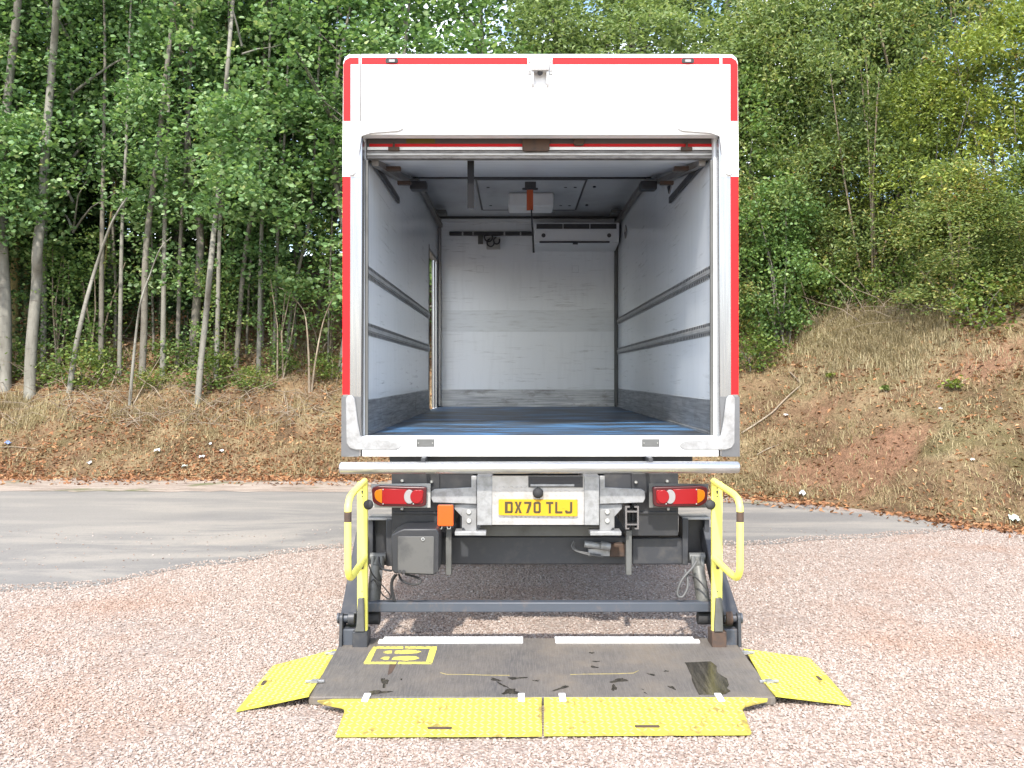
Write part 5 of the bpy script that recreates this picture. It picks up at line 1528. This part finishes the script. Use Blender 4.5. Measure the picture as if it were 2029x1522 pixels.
def gap_label(what, u):
    for (a, la), (b, lb) in zip(MARKS, MARKS[1:]):
        if a <= u < b: return what + ' between ' + la + ' and ' + lb
    return what
for i, (u, v, w) in enumerate([(34, 745, ''), (95, 762, ''), (170, 765, 'leafy bramble nearer the lane'), (205, 728, 'leafy bramble higher up'), (300, 768, 'leafy bramble nearer the lane'), (345, 735, 'leafy bramble higher up'), (428, 765, ''), (500, 770, 'leafy bramble nearer the lane'), (555, 742, 'leafy bramble higher up'), (650, 748, '')]):
    rng = random.Random(i)
    s_ = rng.uniform(0.5, 1.0)
    bush('bramble', gap_label(w or 'leafy bramble patch', u), 'bramble', u, v, BRAM, i, (s_ * 1.2, s_ * 0.8, s_ * rng.uniform(.7, 1.1)), 'brambles at the edge of the wood', 5, B_dry)
for i, (u, v, s_) in enumerate([(80, 690, 0.95), (150, 640, 1.0), (235, 670, 0.8), (190, 590, 1.0), (360, 690, 0.85), (420, 650, 0.8), (500, 620, .8), (60, 590, 1.0), (100, 520, 1.1), (640, 480, 1.1), (530, 500, 1.0), (340, 500, 1.1), (200, 500, 1.1), (20, 500, 1.2), (-40, 600, 1.2)]):
    bush('understorey_shrub', 'dark green shrub growing in the shade under the aspens', 'shrub', u, v, UNDER, i, (s_, s_, s_ * 0.85), 'shrubs under the aspens', 4)

# ---- tall trees behind the truck roof
for i, (x, y, s_) in enumerate([(-3.6, 18.6, 1.0), (-2.2, 18.2, 1.0), (-0.7, 18.8, 1.05), (0.8, 18.0, 1.0), (2.2, 17.8, 1.05), (3.4, 18.4, 1.1)]):
    z = float(hill_z(x, y))
    lab = ['pale green bushy tree above the top left corner of the truck', 'pale green tree seen over the left part of the truck roof', 'round leaved tree seen over the roof left of the camera hood', 'tree with small gaps of sky seen right of the camera hood over the roof', 'grey green tree seen over the right part of the truck roof', 'brownish green tree rising at the top right corner of the truck'][i]
    root = thing('roadside_tree', lab, 'tree', (x, y, z))
    rng = random.Random(i + 900)
    trunk_obj('trunk', smooth_path([(x, y, z - .2), (x + rng.uniform(-.2, .2), y, z + 2), (x + rng.uniform(-.4, .4), y, z + 5), (x + rng.uniform(-.5, .5), y, z + 8)], 4), [0.11 - 0.0075 * j for j in range(13)], B_grey, root)
    me, cen = (ASPEN if i in (0, 1, 2) else WILLOW)[i % 4]
    c = link('crown', me, root, (0, 0, 1.2 if i < 3 else 1.6), (0, 0, rng.uniform(0, 6)), (s_ * 1.1, s_ * 1.1, 1.0))
    lo = limb_mesh('branch', 8, 1.5, cen, B_grey, i, 0.07, 16).make('branch', B_grey, None, smooth=80)
    lo.parent = c
for i, (x, y) in enumerate([(-2.9, 21.5), (-0.8, 22.0), (1.2, 21.6), (3.0, 21.0), (4.8, 20.4), (6.6, 20.0), (8.6, 19.0), (10.2, 17.5)]):
    z = float(hill_z(x, y))
    root = thing('crest_tree', 'tall dark tree on the crest behind the trees over the truck roof' if i < 4 else 'tall dark tree on the crest above the right hand thicket', 'tree', (x, y, z), 'trees on the crest' if i < 4 else 'trees on the right hand crest')
    rng = random.Random(i + 1900)
    trunk_obj('trunk', smooth_path([(x, y, z - .2), (x + .1, y, z + 3), (x - .1, y, z + 8)], 4), [0.12 - 0.01 * j for j in range(9)], B_grey, root)
    me, cen = BACK[i % 4]
    c = link('crown', me, root, (0, 0, 1.0), (0, 0, rng.uniform(0, 6)), (1.25, 1.25, 1.05))

# ---- thicket on the right bank
right = [
    ('maple_bush', 'bright green field maple bush hanging low beside the truck on the right', 'bush', (4.75, 14.6), MAPLE, 0, (0.80, 0.75, 0.85), 0.1),
    ('maple_bush', 'green field maple standing above the low maple bush on the right', 'bush', (4.6, 15.9), MAPLE, 1, (1.2, 1.0, 1.2), 0.9),
    ('hawthorn', 'grey green hawthorn just right of the truck side', 'shrub', (4.9, 17.0), HAW, 0, (1.0, 0.9, 1.1), 0.6),
    ('willow_bush', 'silvery willow bush right of the truck top corner', 'bush', (5.3, 17.6), WILLOW, 0, (0.9, 0.85, 0.9), 1.2),
    ('hawthorn', 'hawthorn with reddish tips in the middle of the right thicket', 'shrub', (6.4, 16.2), HAW, 1, (1.0, 0.9, 1.1), 0.7),
    ('hawthorn', 'tall hawthorn with red berries at the top of the thicket', 'shrub', (6.3, 17.7), HAW, 2, (1.2, 1.1, 1.25), 1.4),
    ('hazel_bush', 'yellow green bush in the middle of the right thicket', 'bush', (7.0, 15.5), YEL, 0, (0.85, 0.75, 0.85), 0.75),
    ('hazel_bush', 'bright yellow green bush at the right edge of the photo', 'bush', (8.4, 15.0), YEL, 1, (1.15, 1.0, 1.1), 0.75),
    ('hawthorn', 'hawthorn at the right edge above the yellow green bush', 'shrub', (8.3, 16.8), HAW, 3, (1.2, 1.1, 1.25), 1.3),
    ('willow_bush', 'dusty green willow at the upper right of the thicket', 'bush', (7.4, 18.0), WILLOW, 1, (1.0, 0.9, 1.0), 1.4),
    ('hawthorn', 'dark thorny shrub low in the thicket behind the grass tuft', 'shrub', (5.9, 15.5), HAW, 0, (0.85, 0.7, 0.62), 0.0),
    ('hawthorn', 'thorny shrub low at the right edge over the bare slope', 'shrub', (8.2, 14.2), HAW, 2, (0.75, 0.65, 0.48), 0.0),
    ('hawthorn', 'thorny shrub low between the grass tuft and the right edge', 'shrub', (7.1, 14.6), HAW, 3, (0.75, 0.65, 0.52), 0.0),
    ('bramble', 'low bramble spreading under the yellow green bush', 'bramble', (7.3, 14.0), BRAM, 0, (1.1, 0.9, 0.9), 0.0),
    ('bramble', 'low bramble at the foot of the maple bush', 'bramble', (4.2, 14.2), BRAM, 1, (0.9, 0.8, 0.8), 0.0),
    ('willow_bush', 'willow beyond the right edge of the thicket', 'bush', (10.2, 15.2), WILLOW, 2, (1.0, 1.0, 0.9), 0.6),
    ('hawthorn', 'hawthorn right beside the truck, low behind its red strip', 'shrub', (3.5, 15.4), HAW, 1, (0.8, 0.7, 0.75), 0.3),
]
for i, (nm, lb, ct, at, ms, k, s_, dz) in enumerate(right):
    at = (at[0], at[1] + (0.0 if at[0] > 6.2 else 1.5 if at[1] < 16.5 else 0.7))
    dz = dz * 0.8
    bush(nm, lb, ct, 0, 0, ms, k, s_, None, 9, B_dry if nm == 'hawthorn' else B_grey, dz, 0, at)

for i, (u, v) in enumerate([(1500, 660), (1560, 650), (1620, 625), (1680, 610), (1740, 605), (1800, 600), (1860, 590), (1910, 598), (1960, 592), (2010, 588), (2060, 580), (1840, 560), (1940, 550), (1700, 570), (1600, 590)]):
    rng = random.Random(i + 300)
    s_ = rng.uniform(0.7, 1.15)
    bush('bramble', 'low tangled bramble along the foot of the thicket on the right bank', 'bramble', u, v, BRAM, i, (s_, s_ * 0.8, s_ * rng.uniform(.8, 1.5)), 'brambles below the right hand thicket', 5, B_dry)
# thin pale stems and young aspens filling the wood
for i, (u, v, w) in enumerate([(196, 700, 6), (228, 690, 7), (305, 700, 6), (330, 690, 7), (352, 660, 8), (424, 690, 6), (446, 700, 6), (488, 700, 6), (520, 690, 7), (540, 700, 5), (585, 690, 6), (650, 720, 5), (84, 650, 8), (124, 660, 6), (20, 620, 9), (412, 640, 8), (318, 640, 8), (505, 640, 7)]):
    rng = random.Random(i + 70)
    lean = rng.uniform(-25, 50)
    poly_tree([(u, v), (u + lean * .2 + rng.uniform(-4, 4), v - 130), (u + lean * .55 + rng.uniform(-5, 5), v - 270), (u + lean, v - 420), (u + lean * 1.3, max(0, v - 600))], w * 0.9, None, i, 'thin stem among the trunks of the wood on the left', B_grey if i % 3 else B_lich, group='thin stems in the left wood', name='thin_stem', top_z=9.0)
YOUNG = []
for s in range(3):
    me, cen = crown_mesh('young_crown', 60, 26, 2.6, 0.85, ROUND, [L_maple], 0.066, 850 + s, 0.9, 0.17, 0.1)
    YOUNG.append((me, cen))
for i, (u, v) in enumerate([(110, 730), (185, 720), (440, 735), (560, 748), (645, 700)]):
    rng = random.Random(i + 170)
    s_ = rng.uniform(0.75, 1.15)
    bush('young_aspen', gap_label('leafy green sapling', u), 'sapling', u, v, YOUNG, i, (s_, s_ * 0.8, s_), 'saplings between the trunks', 4, B_dry)
# ================================================================== SMALL THINGS ON THE BANK
def scatter_bank(n, fx, fy, dens, rng):
    x = rng.uniform(*fx, n); t = rng.uniform(*fy, n)
    y = np.interp(x, DBX, DBY) + t
    ok = (rng.random(n) < dens(x, y, t)) & (np.abs(x) < y * 0.6 + 1.2)
    x, y = x[ok], y[ok]
    return x, y, np.maximum(hill_z(x, y), 0.008)
rng = np.random.default_rng(77)
# fallen leaves
def dl(x, y, t):
    d = np.where(x < 2.4, 0.5 + 0.5 * np.exp(-((t - 0.35) / 0.55) ** 2), 0.16 + 0.84 * np.exp(-((t + 0.02) / 0.35) ** 2))
    d = np.where(t < -0.3, 0.10, d)
    return d * (0.55 + 0.45 * sn(x, y, 1.7))
x, y, z = scatter_bank(135000, (-12, 9.5), (-0.9, 4.5), dl, rng)
c = np.stack([x, y, z + 0.012], -1)
L_tall = leaf_mat('pale_straw', [(0.05, (0.16, 0.13, 0.065)), (0.4, (0.30, 0.245, 0.135)), (0.75, (0.42, 0.35, 0.21)), (1.0, (0.27, 0.28, 0.11))], 0.75, 0.15, 0.6)
fl = link('fallen_leaves', leaves_mesh('fallen_leaves', c, rng.uniform(0.03, 0.085, len(c)), OVAL, [L_dead], 0.7, rng))
tag(fl, 'brown fallen leaves lying along the foot of the bank', 'leaves', kind='stuff')
x, y, z = scatter_bank(26000, (-14, 12), (4.0, 11), lambda x, y, t: 0.8, rng)
c = np.stack([x, y, z + 0.015], -1)
fl2 = link('leaf_litter', leaves_mesh('leaf_litter', c, rng.uniform(0.05, 0.11, len(c)), OVAL, [L_dead], 0.8, rng))
tag(fl2, 'dead leaf litter on the shaded floor of the wood', 'leaves', kind='stuff')
# grass blades
def blades(name, x, y, z, hgt, label, mat=L_grass, lean=0.5, width=0.006):
    n = len(x)
    a = rng.uniform(0, 2 * pi, n)
    dirx, diry = np.cos(a), np.sin(a)
    l = lean * rng.uniform(0.2, 1.3, n) * hgt
    w = width * rng.uniform(0.7, 1.4, n)
    p0 = np.stack([x, y, z - 0.01], -1)
    bx, by = -diry * w, dirx * w
    B = np.stack([bx, by, np.zeros(n)], -1)
    m1 = p0 + np.stack([dirx * l * 0.3, diry * l * 0.3, hgt * 0.6], -1)
    m2 = p0 + np.stack([dirx * l, diry * l, hgt * rng.uniform(0.75, 1.0, n)], -1)
    V = np.stack([p0 - B, p0 + B, m1 + B * 0.8, m1 - B * 0.8, m1 - B * 0.8, m1 + B * 0.8, m2 + B * 0.15, m2 - B * 0.15], 1)
    me = np_mesh(name, V.reshape(-1, 3), np.arange(n * 8).reshape(n * 2, 4), mat, True)
    at = me.attributes.new('tint', 'FLOAT', 'FACE')
    at.data.foreach_set('value', np.repeat(rng.random(n), 2).astype(np.float32))
    o = link(name, me)
    tag(o, label, 'grass', kind='stuff')
def dg(x, y, t):
    base = np.where(x > 2.2, 0.55, 0.30)
    return (1 - 0.75 * soil(x, y)) * np.clip(base + 0.55 * sn(x + 3, y, 1.3) + 0.25 * sn(x, y, 4.1), 0.03, 1)
x, y, z = scatter_bank(150000, (-12, 10), (0.2, 5.6), dg, rng)
blades('dry_grass', x, y, z, rng.uniform(0.03, 0.13, len(x)), 'thin dry grass growing over the open bank', lean=1.5, width=0.004)
# the tall pale tufts below the thicket
tx, ty = [], []
for i in range(300):
    u = rng.normal(1715, 90); v = rng.normal(665, 42)
    if v < 610 or u < 1535 or u > 1980: continue
    gx_, gy_, gz_ = ground_at(u, v)
    k = int(rng.uniform(15, 90))
    sg = rng.uniform(0.03, 0.15)
    tx.append(gx_ + rng.normal(0, sg, k)); ty.append(gy_ + rng.normal(0, sg, k))
tx, ty = np.concatenate(tx), np.concatenate(ty)
blades('tall_grass', tx, ty, hill_z(tx, ty), rng.uniform(0.06, 0.30, len(tx)) * rng.uniform(0.5, 1, len(tx)), 'tall pale dry grass below the thicket on the right bank', L_tall, lean=0.9, width=0.004)
tx, ty = [], []
for i in range(70):
    u = rng.uniform(-20, 140) if i < 40 else rng.uniform(180, 660); v = rng.uniform(790, 850)
    gx_, gy_, gz_ = ground_at(u, v)
    tx.append(gx_ + rng.normal(0, 0.09, 30)); ty.append(gy_ + rng.normal(0, 0.09, 30))
tx, ty = np.concatenate(tx), np.concatenate(ty)
blades('straw_grass', tx, ty, hill_z(tx, ty), rng.uniform(0.10, 0.30, len(tx)), 'straw coloured grass at the edge of the wood on the left', lean=0.8, width=0.004)
# dead twigs
def twigs(name, spots, label, rmin=0.004, rmax=0.009, lmin=0.3, lmax=1.1, rise=0.6):
    r_ = random.Random(5)
    mb = MB()
    for (x, y) in spots:
        z = float(max(hill_z(x, y), 0))
        a = r_.uniform(0, 2 * pi); L = r_.uniform(lmin, lmax); up = r_.uniform(0.02, rise)
        d = Vector((cos(a), sin(a) * 0.6, up)).normalized()
        p = [Vector((x, y, z)) + d * L * t + Vector((r_.uniform(-.05, .05), r_.uniform(-.05, .05), r_.uniform(-.04, .07) - 0.25 * L * t * t)) for t in (0, .35, .7, 1)]
        q = r_.uniform(rmin, rmax)
        mb.tube(p, [q, q * .85, q * .6, q * .3], 4, caps=False)
    o = mb.make(name, B_dry, smooth=80)
    tag(o, label, 'twigs', kind='stuff')
sp = []
for i in range(700):
    u, v = rng.uniform(0, 690), rng.uniform(640, 850)
    sp.append(ground_at(u, v)[:2])
twigs('dead_twigs', sp, 'dead twigs and bramble stems lying at the edge of the wood', rise=1.0)
sp = []
for i in range(260):
    u, v = rng.uniform(1475, 2029), rng.uniform(500, 650)
    sp.append(ground_at(u, v)[:2])
twigs('thorn_twigs', sp, 'bare tangled twigs under the thicket on the right', rise=1.5, lmax=1.5, rmax=0.008)

# named single pieces
def stick(name, pts, r, label, mat=B_dry, cat='branch'):
    P3 = []
    for u, v, up in pts:
        g = ground_at(u, v)
        P3.append(Vector((g[0], g[1], g[2] + up)))
    root = MB().tube(smooth_path(P3, 5), [r * (1 - 0.6 * i / (5 * (len(P3) - 1))) for i in range(5 * (len(P3) - 1) + 1)], 6).make(name, mat, None, smooth=80, org=tuple(P3[0]))
    tag(root, label, cat)
stick('fallen_branch', [(1470, 862, .02), (1497, 846, .03), (1530, 824, .04), (1550, 803, .05), (1572, 782, .05), (1586, 769, .03)], 0.018, 'long pale curved branch lying on the bank right of the truck')
stick('fallen_branch', [(1500, 905, .02), (1520, 895, .03), (1543, 884, .02)], 0.012, 'short dark stick lying below the pale curved branch')
stick('fallen_branch', [(1566, 743, .03), (1577, 756, .05), (1588, 766, .03)], 0.014, 'short pale stick at the upper end of the curved branch')
stick('fallen_branch', [(262, 810, .03), (290, 785, .30), (318, 757, .5)], 0.012, 'pale straight stick leaning up from the foot of the crooked sapling')
stick('fallen_branch', [(455, 752, .25), (478, 775, .12), (500, 798, .02)], 0.014, 'pale dead branch slanting to the ground right of the slender aspen')
stick('fallen_branch', [(220, 770, .02), (236, 745, .22), (252, 722, .35)], 0.011, 'short bent stick between the leaning aspen and the crooked sapling')
stick('fallen_branch', [(0, 890, .02), (30, 889, .03), (75, 893, .02)], 0.012, 'dark stick lying flat at the left edge of the bank')
def arch(label, pts, y, r):
    P3 = [Vector(px(u, v, y + dy)) for u, v, dy in pts]
    o = MB().tube(smooth_path(P3, 5), r, 6).make('thicket_branch', B_dry, None, smooth=80, org=tuple(P3[0]))
    tag(o, label, 'branch')
arch('long grey arching branch crossing the thicket on the right', [(1825, 560, 0.3), (1850, 530, 0), (1890, 500, -.1), (1935, 492, -.1), (1980, 500, 0)], 14.6, 0.013)
arch('second grey arching branch just above the long one in the thicket', [(1832, 545, 0.3), (1870, 505, 0), (1915, 480, -.1), (1990, 470, 0.1)], 14.9, 0.010)
arch('bare pale stem slanting through the upper right thicket', [(1725, -20, 0), (1738, 40, 0), (1750, 90, 0), (1765, 150, 0.2)], 16.0, 0.02)
arch('bare white stem pointing up beside the slanting stem', [(1800, -30, 0.1), (1792, 30, 0.1), (1786, 80, 0.2)], 16.1, 0.02)

# scraps of litter
M['paper'] = pbr('white_paper', (0.72, 0.73, 0.74), 0.6)
M['bluep'] = pbr('blue_plastic', (0.14, 0.20, 0.42), 0.5)
M['greenp'] = pbr('pale_green_plastic', (0.45, 0.53, 0.47), 0.4)
def scrap(u, v, s, label, mat, k, cat='litter'):
    s *= 0.72
    x, y, z = ground_at(u, v)
    r_ = random.Random(k + 40)
    n = 5
    vs, fs = [], []
    for a in range(n):
        for b in range(n):
            vs.append((x + (a / (n - 1) - .5) * s * r_.uniform(.8, 1.2), y + (b / (n - 1) - .5) * s * 0.8, z + 0.02 + s * r_.uniform(0.0, 0.55) + s * 0.3 * b / n))
    for a in range(n - 1):
        for b in range(n - 1): fs.append((a * n + b, (a + 1) * n + b, (a + 1) * n + b + 1, a * n + b + 1))
    o = MB().add(vs, fs).make('litter_scrap', mat, None, smooth=0, org=(x, y, z))
    tag(o, label, cat)
scrap(177, 923, 0.11, 'white paper scrap low on the bank, leftmost of the white ones', M['paper'], 0)
scrap(312, 899, 0.14, 'white crumpled paper scrap below the crooked sapling', M['paper'], 1)
scrap(400, 911, 0.12, 'white crumpled bag in the leaves below the slender aspen', M['paper'], 2)
scrap(439, 898, 0.09, 'small square white scrap in the leaves right of the crumpled bag', M['paper'], 3)
scrap(416, 884, 0.07, 'tiny white scrap above the crumpled white bag', M['paper'], 4)
scrap(365, 930, 0.12, 'pale green scrap at the foot of the bank by the verge', M['greenp'], 5)
scrap(16, 884, 0.12, 'blue scrap of plastic at the left edge of the bank', M['bluep'], 6)
scrap(1590, 985, 0.13, 'whitish scrap by the edge of the lane right of the guard rail', M['paper'], 7)
scrap(2012, 1037, 0.14, 'pale crumpled scrap at the right edge beside the gravel', M['greenp'], 8)
scrap(1863, 815, 0.06, 'small white scrap in the middle of the right bank', M['paper'], 9)
scrap(1927, 918, 0.06, 'small white scrap low on the right bank', M['paper'], 10)
scrap(1558, 828, 0.08, 'white scrap beside the pale curved branch', M['paper'], 11)
# little green plants on the right bank
def weed(u, v, s, label, mat, k):
    x, y, z = ground_at(u, v)
    rg = np.random.default_rng(k)
    root = thing('weed', label, 'plant', (x, y, z))
    n = int(14 + s * 260)
    c = np.stack([rg.normal(0, s * .5, n), rg.normal(0, s * .4, n), np.abs(rg.normal(0.05, s * .3, n)) + 0.02], -1)
    link('foliage', leaves_mesh('weed_foliage', c, rg.uniform(.04, .075, n), ROUND, [mat], .8, rg), root)
    mb = MB()
    for i in range(6): mb.tube([(x, y, z - .03), (x + c[i, 0] * .5, y + c[i, 1] * .5, z + c[i, 2] * .7), (x + c[i, 0], y + c[i, 1], z + c[i, 2])], .004, 4, caps=False)
    mb.make('stem', B_dry, root)
weed(1891, 773, 0.16, 'bright green weed growing on the bare red soil at right', L_yel, 3)
weed(1646, 754, 0.06, 'small yellow green sprig on the bank below the tall grass', L_yel, 4)
weed(1755, 778, 0.05, 'small green sprig in the middle of the right bank', L_haw, 6)
weed(1520, 682, 0.16, 'yellowish seedling under the maple bush beside the truck', L_yel, 8)

for o in list(bpy.data.objects):
    if o.name.split('.')[0] == 'branch': o['kind'] = 'stuff'
